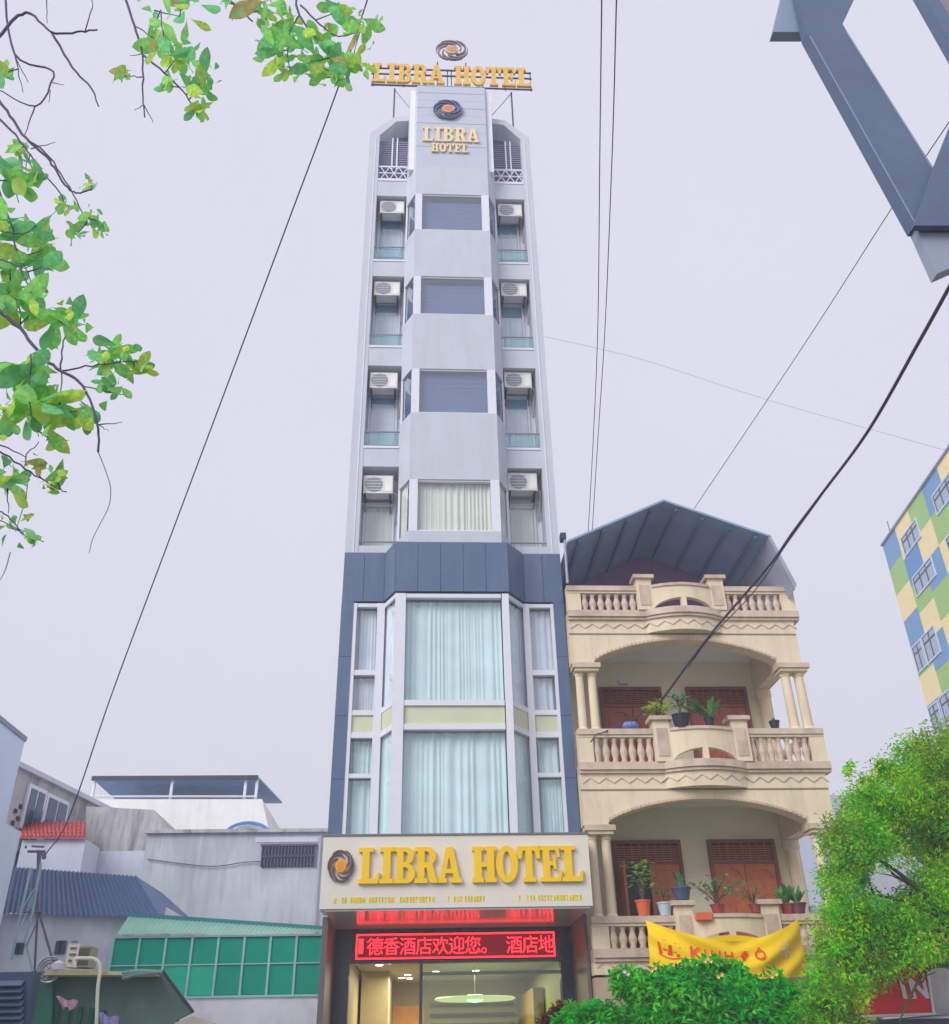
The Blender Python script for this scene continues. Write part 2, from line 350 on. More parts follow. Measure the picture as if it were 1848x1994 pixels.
B(HL+.3, HR-.3, 18.35, 18.58, 5.0, 9.95).build('inner_room_wall', mat('room_grey', lin(150, 165, 170), .9), hotel)
# --- tower: pilasters, spandrels, bay
NL0, NL1, NR0, NR1 = -1.5, -.66, 1.86, 2.68
for x0, x1 in ((HL, NL0), (NR1, HR)):
    B(x0, x1, 18.0, NB, 11.17, 25.2).build('pilaster', mWhite, hotel)
    xm = x0+.17 if x0 < 0 else x0+.09
    B(xm, xm+.025, 17.985, 18.0, 11.17, 25.15).build('pilaster_rib', mTrim, hotel)
SP = [(23.28, 22.6), (20.1, 19.5), (17.1, 16.46), (14.03, 13.46), (11.37, 11.17)]
for z1, z0 in SP:
    for x0, x1 in ((NL0, NL1), (NR0, NR1)):
        B(x0, x1, 18.01, NB, z0, z1).build('spandrel', mWhite, hotel)
        if z0 > 11.3: B(x0, x1, 17.99, 18.01, z1-.06, z1).build('ledge', mTrim, hotel)
BF0, BF1, BO0, BO1 = -.4, 1.62, NL1, NR0
def baysolid(z0, z1, m, nm, e=0):
    b = [(BO0+e, 18.0), (BF0+e*.5, 17.5+e), (BF1-e*.5, 17.5+e), (BO1-e, 18.0), (BO1-e, NB), (BO0+e, NB)]
    return MB().prism([(x, y, z0) for x, y in b], (0, 0, z1-z0)).build(nm, m, hotel)
WIN = [(20.74, 22.13), (17.73, 19.03), (14.65, 15.97), (11.47, 12.8)]
segs = [(11.17, 11.47), (12.8, 14.65), (15.97, 17.73), (19.03, 20.74), (22.13, 23.25)]
for z0, z1 in segs: baysolid(z0, z1, mWhite, 'bay_spandrel')
for k, (z0, z1) in enumerate(WIN):
    f = MB()
    for x0, x1 in ((BF0, -.21), (1.42, BF1)): f.box(x0, x1, 17.5, 17.62, z0, z1)
    f.box(BO0, BO0+.05, 17.97, 18.1, z0, z1); f.box(BO1-.05, BO1, 17.97, 18.1, z0, z1)
    f.box(-.21, 1.42, 17.53, 17.6, z0, z0+.04); f.box(-.21, 1.42, 17.53, 17.6, z1-.04, z1)
    wf = f.build('window', mTrim, hotel)
    B(BO0+.1, BO1-.1, 18.3, NB, z0, z1).build('room_wall', mBlindTop, wf)
    for (p0, p1) in (((-.21, 17.56, 0), (1.42, 17.56, 0)), ((BO0+.05, 18.0, 0), (BF0, 17.56, 0)), ((BF1, 17.56, 0), (BO1-.05, 18.0, 0))):
        mb = MB(); mb.add([(p0[0], p0[1], z0), (p1[0], p1[1], z0), (p1[0], p1[1], z1), (p0[0], p0[1], z1)], [(0, 1, 2, 3)])
        mb.build('pane', mGlassUp if k < 3 else mGlass, wf)
        if k == 3: curtain((p0[0], p0[1]+.12), (p1[0], p1[1]+.12), z0, z1-.01, mCurtB, wf, pitch=.085, amp=.022, seed=80+int(p0[0]*10))
        else:
            zt = z1-(.16 if k in (0, 1) else .03)
            b = MB(); n = 9
            for q in range(n):
                a = z0+(zt-z0)*q/n; c = z0+(zt-z0)*(q+1)/n
                b.add([(p0[0], p0[1]+.1, a), (p1[0], p1[1]+.1, a), (p1[0], p1[1]+.1, c-.006), (p0[0], p0[1]+.1, c-.006), (p0[0], p0[1]+.12, c), (p1[0], p1[1]+.12, c)], [(0, 1, 2, 3), (3, 2, 5, 4)])
            b.build('roller_blind', mBlind, wf)
# crown cladding strips (each strip a panel)
zs = [23.25, 24.12, 24.75, 25.15, 25.5, 25.85, 26.2, 26.55, 26.88]
for i in range(len(zs)-1):
    e = 0.0 if i % 2 else .004
    b = [(BO0+e, 18.0), (BF0, 17.5+e), (BF1, 17.5+e), (BO1-e, 18.0), (BO1-e, 18.55), (BO0+e, 18.55)]
    MB().prism([(x, y, zs[i]+.006) for x, y in b], (0, 0, zs[i+1]-zs[i]-.012)).build('crown_panel', mPanel, hotel)
B(BO0+.05, BO1-.05, 17.62, 18.6, 23.25, 26.8).build('crown_core', mNiche, hotel)
# shoulders
for s in (0, 1):
    if s == 0: pts = [(HL, 25.2), (HL, 25.28), (-1.09, 26.05), (BO0, 26.12), (BO0, 25.9), (-1.03, 25.84), (-1.5, 25.2)]
    else: pts = [(HR, 25.2), (HR, 25.28), (2.26, 26.05), (BO1, 26.12), (BO1, 25.9), (2.2, 25.84), (2.68, 25.2)]
    MB().prism([(x, 18.0, z) for x, z in pts], (0, .6, 0)).build('shoulder_beam', mWhite, hotel)
    x0, x1 = (NL0, NL1) if s == 0 else (NR0, NR1)
    # terrace screen
    sc2 = MB(); z = 24.0
    mGr = mat('terrace_grille', lin(128, 128, 158), .6, var=.1)
    while z < 25.15: sc2.box(x0, x1, 18.2, 18.23, z, z+.045); z += .095
    g = sc2.build('terrace_grille', mGr, hotel)
    B(x0+.36, x0+.4, 18.16, 18.19, 23.9, 25.3).build('grille_post', mTrim, g)
    B(x0+.5, x0+.54, 18.16, 18.19, 23.9, 25.3).build('grille_post', mTrim, g)
    rl = MB(); rl.box(x0, x1, 18.05, 18.08, 23.86, 23.91); rl.box(x0, x1, 18.05, 18.08, 23.34, 23.38); rl.box(x0, x1, 18.05, 18.08, 23.6, 23.63)
    for q in range(3):
        xa2 = x0+.08+q*.26
        rl.tube([(xa2, 18.065, 23.36), (xa2+.24, 18.065, 23.86)], .015, 4); rl.tube([(xa2+.24, 18.065, 23.36), (xa2, 18.065, 23.86)], .015, 4)
    rl.build('terrace_railing', mTrim, hotel)
rf = MB()
rf.prism([(HL+.1, NB, 25.2), (-1.09, NB, 25.9), (2.26, NB, 25.9), (HR-.1, NB, 25.2), (HR-.1, NB, 25.12), (2.2, NB, 25.8), (-1.03, NB, 25.8), (HL+.1, NB, 25.12)], (0, 9, 0))
rf.build('terrace_roof', mat('terrace_roof_sheet', lin(130, 135, 175), .6, var=.1), hotel)
B(HL+.05, HR-.05, 23, 23.2, 23.3, 25.9).build('terrace_wall', mNiche, hotel)
# loggia windows, balustrades
for fi, (zf, wt) in enumerate(((19.95, 22.25), (16.95, 19.06), (13.9, 15.95), (10.95, 12.74))):
    for s, (x0, x1) in enumerate(((NL0, NL1), (NR0, NR1))):
        a, b = (x0+.03, x1-.1) if s == 0 else (x0+.03, x1-.14)
        f = MB(); f.box(a, a+.05, NB-.06, NB, zf, wt); f.box(b-.05, b, NB-.06, NB, zf, wt); f.box(a+.05, b-.05, NB-.06, NB, wt-.06, wt)
        f.box(a-.03, b+.03, NB-.1, NB-.06, wt, wt+.03)
        wf = f.build('window', mTrim, hotel)
        B(a+.05, b-.05, NB-.012, NB-.003, zf, wt-.06).build('dark_room', mBlindTop, wf)
        mb = MB(); mb.add([(a+.05, NB-.05, zf), (b-.05, NB-.05, zf), (b-.05, NB-.05, wt-.06), (a+.05, NB-.05, wt-.06)], [(0, 1, 2, 3)]); mb.build('pane', mGlass, wf)
        drop = [.3, .26, .2, 0.0][fi]+(.1 if s and fi < 3 else 0)
        curtain((a+.06, NB-.026), (b-.06, NB-.026), zf, wt-.07-drop, mCurtG if fi < 3 else mCurtB, wf, pitch=.09, amp=.008, seed=200+fi*2+s)
        # balustrade
        zt = [20.62, 17.5, 14.47, 11.48][fi]; zb = zt-(.5 if fi < 3 else .1)
        r = MB(); r.tube([(x0, 18.05, zt), (x1, 18.05, zt)], .02, 6)
        if fi < 3: r.tube([(x0+.04, 18.05, zb+.12), (x1-.04, 18.05, zb+.12)], .01, 4)
        r.tube([(x0+.1, 18.05, zb), (x0+.1, 18.05, zt)], .012, 5); r.tube([(x1-.1, 18.05, zb), (x1-.1, 18.05, zt)], .012, 5)
        bo = r.build('balustrade', mSteel, hotel)
        if fi < 3: B(x0+.02, x1-.02, 18.075, 18.085, zb, zt-.03).build('glass_panel', mBalGlass, bo)
# ground floor recess
mSof = mat('glossy_soffit', lin(196, 186, 184), .14, var=.04, scale=3, spec=1.0)
B(HL, HR, 17.95, 27, 4.0, 4.98).build('floor_slab', mNiche, hotel)
B(HL+.11, HR-.07, 17.13, 19.69, 3.795, 3.826).build('soffit', mSof, hotel)
EY = 19.7
B(-1.79, -1.4, EY, EY+.3, 0, 3.82).build('granite_pillar', mGranite, hotel)
B(2.66, 2.95, EY, EY+.3, 0, 3.82).build('granite_pillar', mGranite, hotel)
B(-1.4, 2.66, EY, EY+.25, 3.19, 3.82).build('granite_lintel', mGranite, hotel)
B(HL-.0, HL+.1, 18.0, EY-.005, 0, 3.82).build('wall', mat('side_wall_brown', lin(112, 104, 106), .5, var=.1), hotel)
B(HR-.06, HR, 18.0, EY-.005, 0, 3.82).build('wall', mat('side_wall_brown', lin(112, 104, 106)), hotel)
# lobby
mLob = mat('lobby_warm_wall', lin(180, 165, 125), .5, var=.08); mLobC = mat('lobby_ceiling', lin(178, 170, 150), .5, var=.05)
mWoodL = mat('lobby_wood', lin(200, 135, 45), .5, var=.2, scale=4)
B(-1.38, 2.64, EY+.26, 26.9, 3.3, 3.36).build('lobby_ceiling', mLobC, hotel)
B(-1.6, -1.41, EY+.3, 26.9, 0, 3.3).build('lobby_wall', mLob, hotel)
B(2.66, 2.8, EY+.3, 26.9, 0, 3.3).build('lobby_wall', mat('lobby_green_wall', lin(160, 160, 105), .5, var=.1), hotel)
B(-1.4, 2.65, 26.6, 26.85, 0, 3.3).build('lobby_wall', mLob, hotel)
B(-1.35, -.75, 23, 26.5, 0, 3.3).build('lobby_partition', mLob, hotel)
B(-.74, .05, 26.2, 26.6, 0, 2.75).build('wood_screen', mWoodL, hotel)
sl = MB()
for i in range(9): sl.box(.2, 2.3, 26.3, 26.58, 1.0+i*.22, 1.04+i*.22)
sl.build('shelves', mat('shelf_dark', lin(70, 80, 80), .5), hotel)
B(2.4, 2.62, 22.5, 26.4, 0, 2.9).build('wood_column', mat('dark_lobby_wood', lin(140, 112, 66), .6, var=.15), hotel)
B(-.06, .0, EY+.1, EY+.16, 0, 3.19).build('door_frame_post', mat('grey_frame', lin(110, 120, 125), .4), hotel)
B(.0, 2.66, EY+.1, EY+.15, 2.98, 3.04).build('door_frame_head', mat('green_glass_edge', lin(150, 180, 165), .3), hotel)
B(.0, 2.66, EY+.12, EY+.13, 0, 2.98).build('glass_door', mGlassDoor, hotel)
B(.0, 2.66, EY+.12, EY+.13, 3.04, 3.19).build('glass_transom', mGlassDoor, hotel)
mLamp = emit('lamp_white', (1, .95, .85, 1), 6)
for (x, y) in ((-.95, 20.6), (-.9, 21.4), (-.35, 24.1), (-.32, 25.2), (-.5, 25.0), (.55, 20.9), (2.1, 20.6), (1.2, 23.2), (.3, 23.3), (2.0, 23.5)):
    MB().lathe([(.075, 3.29), (.075, 3.3)], x, y, 14).build('ceiling_spot', mLamp, hotel)
ld = bpy.data.lights.new('lobby_light', 'AREA'); ld.energy = 130; ld.size = 2.5; ld.color = (1, .9, .7); lo = bpy.data.objects.new('lobby_light', ld); COL.objects.link(lo); lo.location = (.6, 23, 3.2)
ch = thing('chandelier', 'round glass disc ceiling light glowing behind the hotel entrance glass', 'ceiling light')
c0 = at(925, 1942, 22.0)
MB().lathe([(.15, c0.z+.02), (.82, c0.z), (.86, c0.z-.03), (.8, c0.z-.06), (.15, c0.z-.04)], c0.x, c0.y, 32).build('disc', emit('disc_glass', (.75, .8, .5, 1), .55), ch)
MB().lathe([(.16, c0.z+.05), (.22, c0.z+.0), (.15, c0.z-.08), (.05, c0.z-.1)], c0.x, c0.y, 20).build('lamp', emit('bowl_lamp', (.7, 1, .9, 1), .9), ch)
MB().tube([(c0.x, c0.y, c0.z+.05), (c0.x, c0.y, 3.3)], .01, 6).build('rod', mSteel, ch)

# ------------------------------------------------------------------ AC units
ac0 = thing('ac_unit', '', 'air conditioner')
mb = B(0, .68, 0, .28, 0, .48).build('casing', mAC, ac0)
g_ = MB(); ring = [(.24+.2*math.cos(2*PI*k/20), -.012, .24+.2*math.sin(2*PI*k/20)) for k in range(20)]
g_.prism(ring, (0, .012, 0)); gg = g_.build('fan_grille', mACg, ac0)
gb = MB()
for k in range(5): gb.box(.06+.0*k, .42, -.02, -.012, .08+k*.08, .092+k*.08)
gb.build('grille_bars', mAC, ac0)
B(.5, .66, -.008, 0, .04, .44).build('panel', mat('ac_panel', lin(235, 235, 228), .5), ac0)
gb = MB(); gb.box(.02, .06, .0, .5, -.05, -.002); gb.box(.6, .64, .0, .5, -.05, -.002); gb.tube([(.04, .02, -.05), (.04, .5, -.3)], .012, 4); gb.tube([(.62, .02, -.05), (.62, .5, -.3)], .012, 4)
gb.build('bracket', mDark, ac0)
gb = MB(); gb.tube(catmull([(.68, .14, .1), (.76, .16, .02), (.74, .3, -.3), (.72, .5, -.6)]), .02, 5); gb.build('pipe', mat('ac_pipe', lin(200, 200, 205), .6), ac0)
pos = [(-1.4, 22.04, 'left', 'top'), (-1.45, 18.93, 'left', 'second'), (-1.44, 15.85, 'left', 'third'), (-1.47, 12.8, 'left', 'lowest'),
       (1.93, 22.04, 'right', 'top'), (1.92, 19.0, 'right', 'second'), (1.9, 15.93, 'right', 'third'), (1.88, 12.92, 'right', 'lowest')]
for i, (x, z, sd2, fl) in enumerate(pos):
    if i == 0: a = ac0; a.location = (x, 18.12, z)
    else:
        a = ac0.copy(); COL.objects.link(a); a.location = (x, 18.12, z)
        for c in ac0.children: d = c.copy(); COL.objects.link(d); d.parent = a
    a['label'] = 'white outdoor air conditioner in the %s niche of the hotel tower %s of the bay' % (fl+('-floor' if fl != 'lowest' else ''), sd2)
    a['group'] = 'air conditioners in the tower niches'

# ------------------------------------------------------------------ signs of the hotel
sg = thing('hotel_sign', 'wide cream sign box reading LIBRA HOTEL in gold above the hotel entrance', 'sign')
SY = 17.1
MB().box(HL+.02, HR-.02, SY, 17.94, 3.83, 5.02).build('board', mCream, sg)
B(HL-.0, HR+.0, SY-.02, 17.95, 5.024, 5.055).build('top_cap', mat('cap_grey', lin(120, 120, 128), .6), sg)
a = at(697, 1722, SY); b = at(899, 1722, SY); c = at(920, 1722, SY); d = at(1137, 1720, SY); tz = at(697, 1652, SY).z
mGoldSide = mGold
word('LIBRA', a.x, b.x, a.z, tz, SY-.07, SY-.01, mGold, sg, gap=-.02)
word('HOTEL', c.x, d.x, a.z, tz, SY-.07, SY-.01, mGold, sg, gap=-.02)
l = at(664, 1687, SY); logo(l.x, l.z, .245, SY-.05, SY-.005, mBrown, mat('dark_bronze', lin(96, 72, 84), .35), mat('gold_disc', lin(250, 170, 40), .4), sg, rz=.29)
# small yellow line of writing, too blurred in the photograph to read: short strokes only
mSm = mat('small_yellow_text', lin(255, 226, 0), .6)
rnd = random.Random(3); tx = MB(); z0 = at(700, 1758, SY).z; hz = .085
for (xa_, xb_) in ((650, 656), (665, 678), (682, 712), (718, 765), (778, 812), (816, 850), (871, 879), (883, 905), (905, 946), (1010, 1017), (1026, 1045), (1048, 1135)):
    p = at(xa_, 1755, SY).x; q = at(xb_, 1755, SY).x
    while p < q-.02:
        wd = rnd.uniform(.035, .05); k = rnd.randrange(4)
        tx.box(p, p+.02, SY-.008, SY-.002, z0, z0+hz)
        if k != 1: tx.box(p+.012, p+wd-.012, SY-.008, SY-.002, z0+hz-.024, z0+hz)
        if k != 2: tx.box(p+.012, p+wd-.012, SY-.008, SY-.002, z0+.02, z0+.048)
        if k == 3 or k == 1: tx.box(p+wd-.012, p+wd, SY-.008, SY-.002, z0, z0+hz)
        p += wd+.012
tx.build('small_print', mSm, sg)
# crown sign
cs = thing('wall_sign', 'swirl emblem over pale gold letters LIBRA HOTEL on the tower crown', 'sign')
l = at(872, 216, 17.5); logo(l.x, l.z, .46, 17.42, 17.49, mPurple, mPurple, mat('peach_disc', lin(225, 170, 130), .4), cs)
a = at(823, 276, 17.5); b = at(933, 276, 17.5); word('LIBRA', a.x, b.x, a.z, at(823, 249, 17.5).z, 17.45, 17.49, mGoldPale, cs, gap=.08)
a = at(840, 297, 17.5); b = at(912, 297, 17.5); word('HOTEL', a.x, b.x, a.z, at(840, 281, 17.5).z, 17.45, 17.49, mGoldPale, cs, gap=.1)
# roof sign
rs = thing('rooftop_sign', 'gold LIBRA HOTEL letters and swirl emblem on a steel frame above the hotel roof', 'sign')
z0 = 27.5; z1 = 28.4; RY = 17.9
word('LIBRA', -1.83, .42, z0, z1, RY-.08, RY, mGoldOld, rs, gap=.03)
word('HOTEL', .72, 3.13, z0, z1, RY-.08, RY, mGoldOld, rs, gap=.0)
f = MB()
for z in (z0-.05, z0+.5, z1-.12): f.box(-1.85, 3.15, RY+.01, RY+.05, z, z+.04)
for x in (-1.8, -.85, -.2, .5, .62, 1.6, 2.3, 3.1): f.box(x, x+.03, RY+.05, RY+.08, z0-.05, z1)
f.build('frame_rail', mDark, rs)
for x, zb in ((-1.12, 26.05), (2.5, 25.7)): MB().tube([(x, 18.05, zb), (x, 18.05, z0-.02)], .025, 6).build('post', mDark, rs)
MB().tube([(-1.1, 18.05, 27.4), (-.55, 18.2, 26.6)], .015, 5).build('brace', mSteel, rs); MB().tube([(2.48, 18.05, 27.4), (1.8, 18.2, 26.4)], .015, 5).build('brace', mSteel, rs)
for x in (.2, 1.1): MB().tube([(x, 18.05, 26.88), (x, 18.05, 28.9)], .02, 5).build('post', mDark, rs)
l = at(880, 99, 17.95); logo(l.x, l.z, .55, 17.9, 17.97, mat('silver_brown_blade', lin(140, 122, 130), .4, var=.2), mat('taupe_blade', lin(118, 104, 122), .4, var=.2), mat('tan_disc', lin(214, 180, 140), .4), rs)

# LED panel
led = thing('led_display', 'red scrolling LED display with Chinese characters above the hotel door', 'LED sign')
A = at(692, 1869, 19.6); Bq = at(1079, 1814, 19.6)
B(A.x, Bq.x, 19.6, 19.69, A.z, Bq.z).build('housing', mat('led_housing', lin(60, 30, 50), .5), led)
mRed = emit('led_red', (1, .02, .03, 1), 2.0); mRedD = emit('led_red_dim', (1, .0, .05, 1), .10)
bd = MB(); e = .03
for (x0, x1, za, zb) in ((A.x, Bq.x, A.z, A.z+.03), (A.x, Bq.x, Bq.z-.03, Bq.z), (A.x, A.x+.03, A.z+.03, Bq.z-.03), (Bq.x-.03, Bq.x, A.z+.03, Bq.z-.03)): bd.box(x0, x1, 19.59, 19.6, za, zb)
bd.build('border', mRed, led)
B(A.x+.03, Bq.x-.03, 19.592, 19.597, A.z+.03, Bq.z-.03).build('screen', mRedD, led)
def text_obj(body, size, loc, m, parent, name='lettering', ext=.004, offset=0.0, sx=1):
    cu = bpy.data.curves.new('txt', 'FONT'); cu.body = body; cu.size = size; cu.extrude = ext; cu.offset = offset; cu.resolution_u = 3
    to = bpy.data.objects.new('txt', cu); COL.objects.link(to); bpy.context.view_layer.update()
    dg = bpy.context.evaluated_depsgraph_get(); me = bpy.data.meshes.new_from_object(to.evaluated_get(dg)); 
    bpy.data.objects.remove(to); me.materials.clear(); me.materials.append(m)
    ob = bpy.data.objects.new(name, me); COL.objects.link(ob); ob.rotation_euler = (PI/2, 0, 0); ob.location = loc; ob.scale = (sx, 1, 1)
    ob.parent = parent; return ob
H = Bq.z-A.z
xs = [700, 747, 795, 842, 892, 937, 980, 1040, 1080]
cells = [('尊', 690), ('傅', 718), ('香', 747), ('酒', 775), ('店', 803), ('欢', 832), ('迎', 860), ('您', 888), ('。', 915), ('酒', 965), ('店', 993), ('地', 1021)]
Wd = Bq.x-A.x
chars = '德香酒店欢迎您。 酒店地'
cw = H*.76
x = A.x+.2
for ch_ in chars:
    if ch_ != ' ': text_obj(ch_, cw*.98, (x, 19.588, A.z+.1), mRed, led, 'character', offset=.0)
    x += (Wd-.2)/11.6 if ch_ != ' ' else (Wd-.2)/11.6*.55
B(A.x+.05, A.x+.14, 19.586, 19.59, A.z+.1, A.z+.36).build('character', mRed, led)

# ================================================================== YELLOW HOUSE
mHs = mat('cream_render', lin(232, 215, 186), .8, var=.07, scale=2, bump=.12, stain=.34, stain_col=(.36, .29, .24, 1), streak=True)
mHs2 = mat('pinkish_moulding', lin(214, 192, 174), .75, var=.14, scale=4, stain=.55, stain_col=(.27, .19, .16, 1))
mHsB = mat('loggia_wall', lin(240, 232, 206), .85, var=.06, scale=2)
mCeil = mat('loggia_ceiling', lin(232, 236, 236), .9, var=.05)
mDoor = mat('brown_door_wood', lin(178, 92, 78), .45, var=.25, scale=7); mDoor2 = mat('orange_door_wood', lin(196, 112, 74), .45, var=.25, scale=7)
mDoorD = mat('dark_red_wood', lin(138, 74, 80), .5, var=.2, scale=5)
mLine = mat('grey_line', lin(150, 135, 125), .9)
house = thing('yellow_house', 'cream three-storey house with arched balconies and a blue gabled metal roof', 'house')
X0, X1 = 2.97, 7.78; FY = 17.7
B(X0, 7.7, 19.5, 29, 0, 9.3).build('core_wall', mHsB, house)
def bulge(u):  # extra projection in the centre, u = X
    if u < 4.62 or u > 6.22: return 0
    return .25*math.sin(PI*(u-4.62)/1.6)**.8
def bulged(z0, z1, y0, proud, m, nm, parent, x0=X0, x1=X1+.12, depth=.3, bul=True):
    us = [x0]+[4.62+1.6*i/16 for i in range(17)]+[x1]
    fr_ = [(u, y0-proud-(bulge(u) if bul else 0)) for u in us]
    pts = [(x, y, z0) for x, y in fr_]+[(x1, y0+depth, z0), (x0, y0+depth, z0)]
    return MB().prism(pts, (0, 0, z1-z0)).build(nm, m, parent)
bal0 = MB().lathe([(.06, 0), (.066, .03), (.046, .07), (.078, .17), (.08, .22), (.052, .32), (.044, .38), (.066, .44), (.066, .46)], 0, 0, 8).build('baluster', mHs2, house, smooth=True)
def storey(zb, apex, spring, cap, rail_below, full=True, first=False):
    """zb = underside of base moulding; builds frieze, moulding, balustrade above; arch beam and columns below"""
    pass
balused = [False]
def balustrade(zbase, ztop, nbl=7):
    # base moulding
    bulged(zbase-.14, zbase, FY, .09, mHs2, 'base_moulding', house)
    bulged(zbase-.2, zbase-.142, FY, .05, mHs2, 'base_moulding', house)
    rt = .11
    # rails left and right of pedestals
    ped = [(4.47, 4.8), (6.03, 6.36)]
    for x0, x1 in ((X0, 4.47), (6.36, X1+.1)):
        B(x0, x1, FY-.1, FY+.14, ztop-rt, ztop).build('hand_rail', mHs2, house)
        B(x0, x1, FY-.07, FY+.11, ztop-rt-.05, ztop-rt-.002).build('hand_rail', mHs, house)
        h = ztop-rt-.05-zbase; n = 7
        e0 = B(x0 if x0 < 4 else x1-.3, x0+.3 if x0 < 4 else x1, FY-.06, FY+.1, zbase, zbase+h).build('pier', mHs, house)
        a, b = (x0+.3, x1) if x0 < 4 else (x0, x1-.3)
        for i in range(n):
            x = a+(b-a)*(i+.5)/n
            share(bal0, 'baluster', house, (x, FY+.02, zbase), (0, 0, 0), (1, 1, h/.46))
    for x0, x1 in ped:
        B(x0, x1, FY-.12, FY+.16, zbase, ztop+.16).build('pedestal', mHs, house)
        B(x0-.06, x1+.06, FY-.18, FY+.2, ztop+.16, ztop+.24).build('pedestal_cap', mHs2, house)
        B(x0+.06, x1-.06, FY-.135, FY-.12, zbase+.1, ztop).build('pedestal_panel', mHs2, house)
    # curved centre: solid panel above two lens openings
    us = [4.8+1.23*i/16 for i in range(17)]
    def cyl(z0f, z1f, th, m, nm, proud=0):
        mb_ = MB()
        for i in range(16):
            u0, u1 = us[i], us[i+1]; y0_, y1_ = FY-.02-bulge(u0)-proud, FY-.02-bulge(u1)-proud
            mb_.hexa([(u0, y0_, z0f(u0)), (u1, y1_, z0f(u1)), (u1, y1_+th, z0f(u1)), (u0, y0_+th, z0f(u0))], [(u0, y0_, z1f(u0)), (u1, y1_, z1f(u1)), (u1, y1_+th, z1f(u1)), (u0, y0_+th, z1f(u0))])
        return mb_.build(nm, m, house)
    cyl(lambda u: ztop-.06, lambda u: ztop, .16, mHs2, 'curved_rail', .03)
    def low(u):
        k = (u-4.8)/1.23; k = (k*2) % 1.0 if k < 1 else .0
        return zbase+.03+.2*math.sin(PI*((u-4.8)/1.23))**.6
    cyl(low, lambda u: ztop-.062, .12, mHs, 'curved_panel')
    B(5.36, 5.47, FY-.02-bulge(5.41), FY+.1-bulge(5.41), zbase, zbase+.26).build('post', mHs, house)
def zigzag(z0, z1):
    # raised zigzag moulding following the bulge
    mb_ = MB(); x = X0+.05; up_ = True; st = .15
    while x < X1-.1:
        za, zb_ = (z0, z1) if up_ else (z1, z0); x2 = x+st; ya_, yb_ = FY-.004-bulge(x), FY-.004-bulge(x2); t = .022
        mb_.hexa([(x, ya_-.012, za), (x2, yb_-.012, zb_), (x2, yb_+.02, zb_), (x, ya_+.02, za)], [(x, ya_-.012, za+t), (x2, yb_-.012, zb_+t), (x2, yb_+.02, zb_+t), (x, ya_+.02, za+t)])
        x = x2; up_ = not up_
    stuff(mb_.build('zigzag_moulding', mHs2, house))
def archbeam(ztop, apex, spring, a0=3.45, a1=7.25):
    pts = [(X0, spring-.06), (a0, spring-.06)]
    n = 22; inner = []
    for i in range(n+1):
        t = i/n; x = a0+(a1-a0)*t; z = spring+(apex-spring)*(math.sin(PI*t)**.72)
        inner.append((x, z))
    pts += inner+[(a1, spring-.06), (X1, spring-.06), (X1, ztop), (X0, ztop)]
    MB().prism([(x, FY+.0, z) for x, z in pts], (0, .32, 0)).build('arch_beam', mHs, house)
    # stepped scallops along the soffit edge
    mb_ = MB()
    for i in range(44):
        t = (i+.5)/44; x = a0+(a1-a0)*t; z = spring+(apex-spring)*(math.sin(PI*t)**.72)
        mb_.box(x-.03, x+.03, FY-.025, FY+.0, z-.0, z+.05)
    stuff(mb_.build('scalloped_edge', mHs2, house))
    B(X0, X1, FY-.012, FY+.0, ztop-.03, ztop-.005).build('beam_line', mLine, house)  # thin grey strip along the top of the beam
def columns(z0, z1, capz, xs=((3.05, 3.22), (3.3, 3.48), (7.32, 7.52), (7.6, 7.8))):
    for x0, x1 in xs:
        cx_ = (x0+x1)/2; r = (x1-x0)/2
        c = MB().lathe([(r*1.25, z0), (r*1.25, z0+.05), (r, z0+.09), (r*.93, z1-.14), (r*1.1, z1-.12), (r*1.1, z1-.09), (r, z1-.08), (r*1.2, z1)], cx_, FY+.14, 16).build('column', mHs, house, smooth=False)
    for x0, x1 in ((2.99, 3.56), (7.24, 7.9)):
        B(x0, x1, FY-.07, FY+.36, capz, capz+.1).build('capital', mHs2, house)
        B(x0+.04, x1-.04, FY-.03, FY+.32, capz-.06, capz-.002).build('capital', mHs, house)
# storeys
for (zb, zt, fr0, apex, spring, colb) in ((9.66, 10.22, 9.17, 9.02, 8.56, 7.13), (6.46, 7.11, 5.97, 5.77, 5.36, 3.72), (3.2, 3.72, 2.8, None, None, None)):
    balustrade(zb, zt)
    bulged(fr0+.0, zb-.202, FY, .0, mHs, 'frieze', house, x1=X1)
    zigzag(fr0+.1, fr0+.2)
    # deck
    B(X0, X1, FY+.3, 19.5, fr0+.05, zb-.05).build('balcony_deck', mCeil, house)
    if apex:
        archbeam(fr0-.002, apex, spring)
        columns(colb-.02, spring-.17, spring-.16)
        # side return beam + rear pilaster
        B(7.34, 7.62, FY+.33, 19.5, spring-.05, fr0+.04).build('beam', mHs, house)
        MB().lathe([(.13, colb-.6), (.12, spring-.25), (.17, spring-.2), (.17, spring-.06)], 7.48, 19.35, 14).build('column', mHs, house)
        # right side balustrade rail
        B(7.6, 7.78, FY+.15, 19.5, zt-6*0-.0-3.2 if False else colb-.12, colb-.02).build('rail', mHs2, house)
B(X0, X1, FY+.02, 19.6, 0, 2.76).build('ground_storey', mat('tan_stone', lin(180, 160, 140), .7, var=.15, stain=.3, stain_col=(.3, .2, .15, 1)), house)
B(3.3, 7.5, FY+.0, FY+.019, 0, 2.3).build('shop_front', mat('dark_red_shutter', lin(120, 70, 66), .6, var=.2), house)
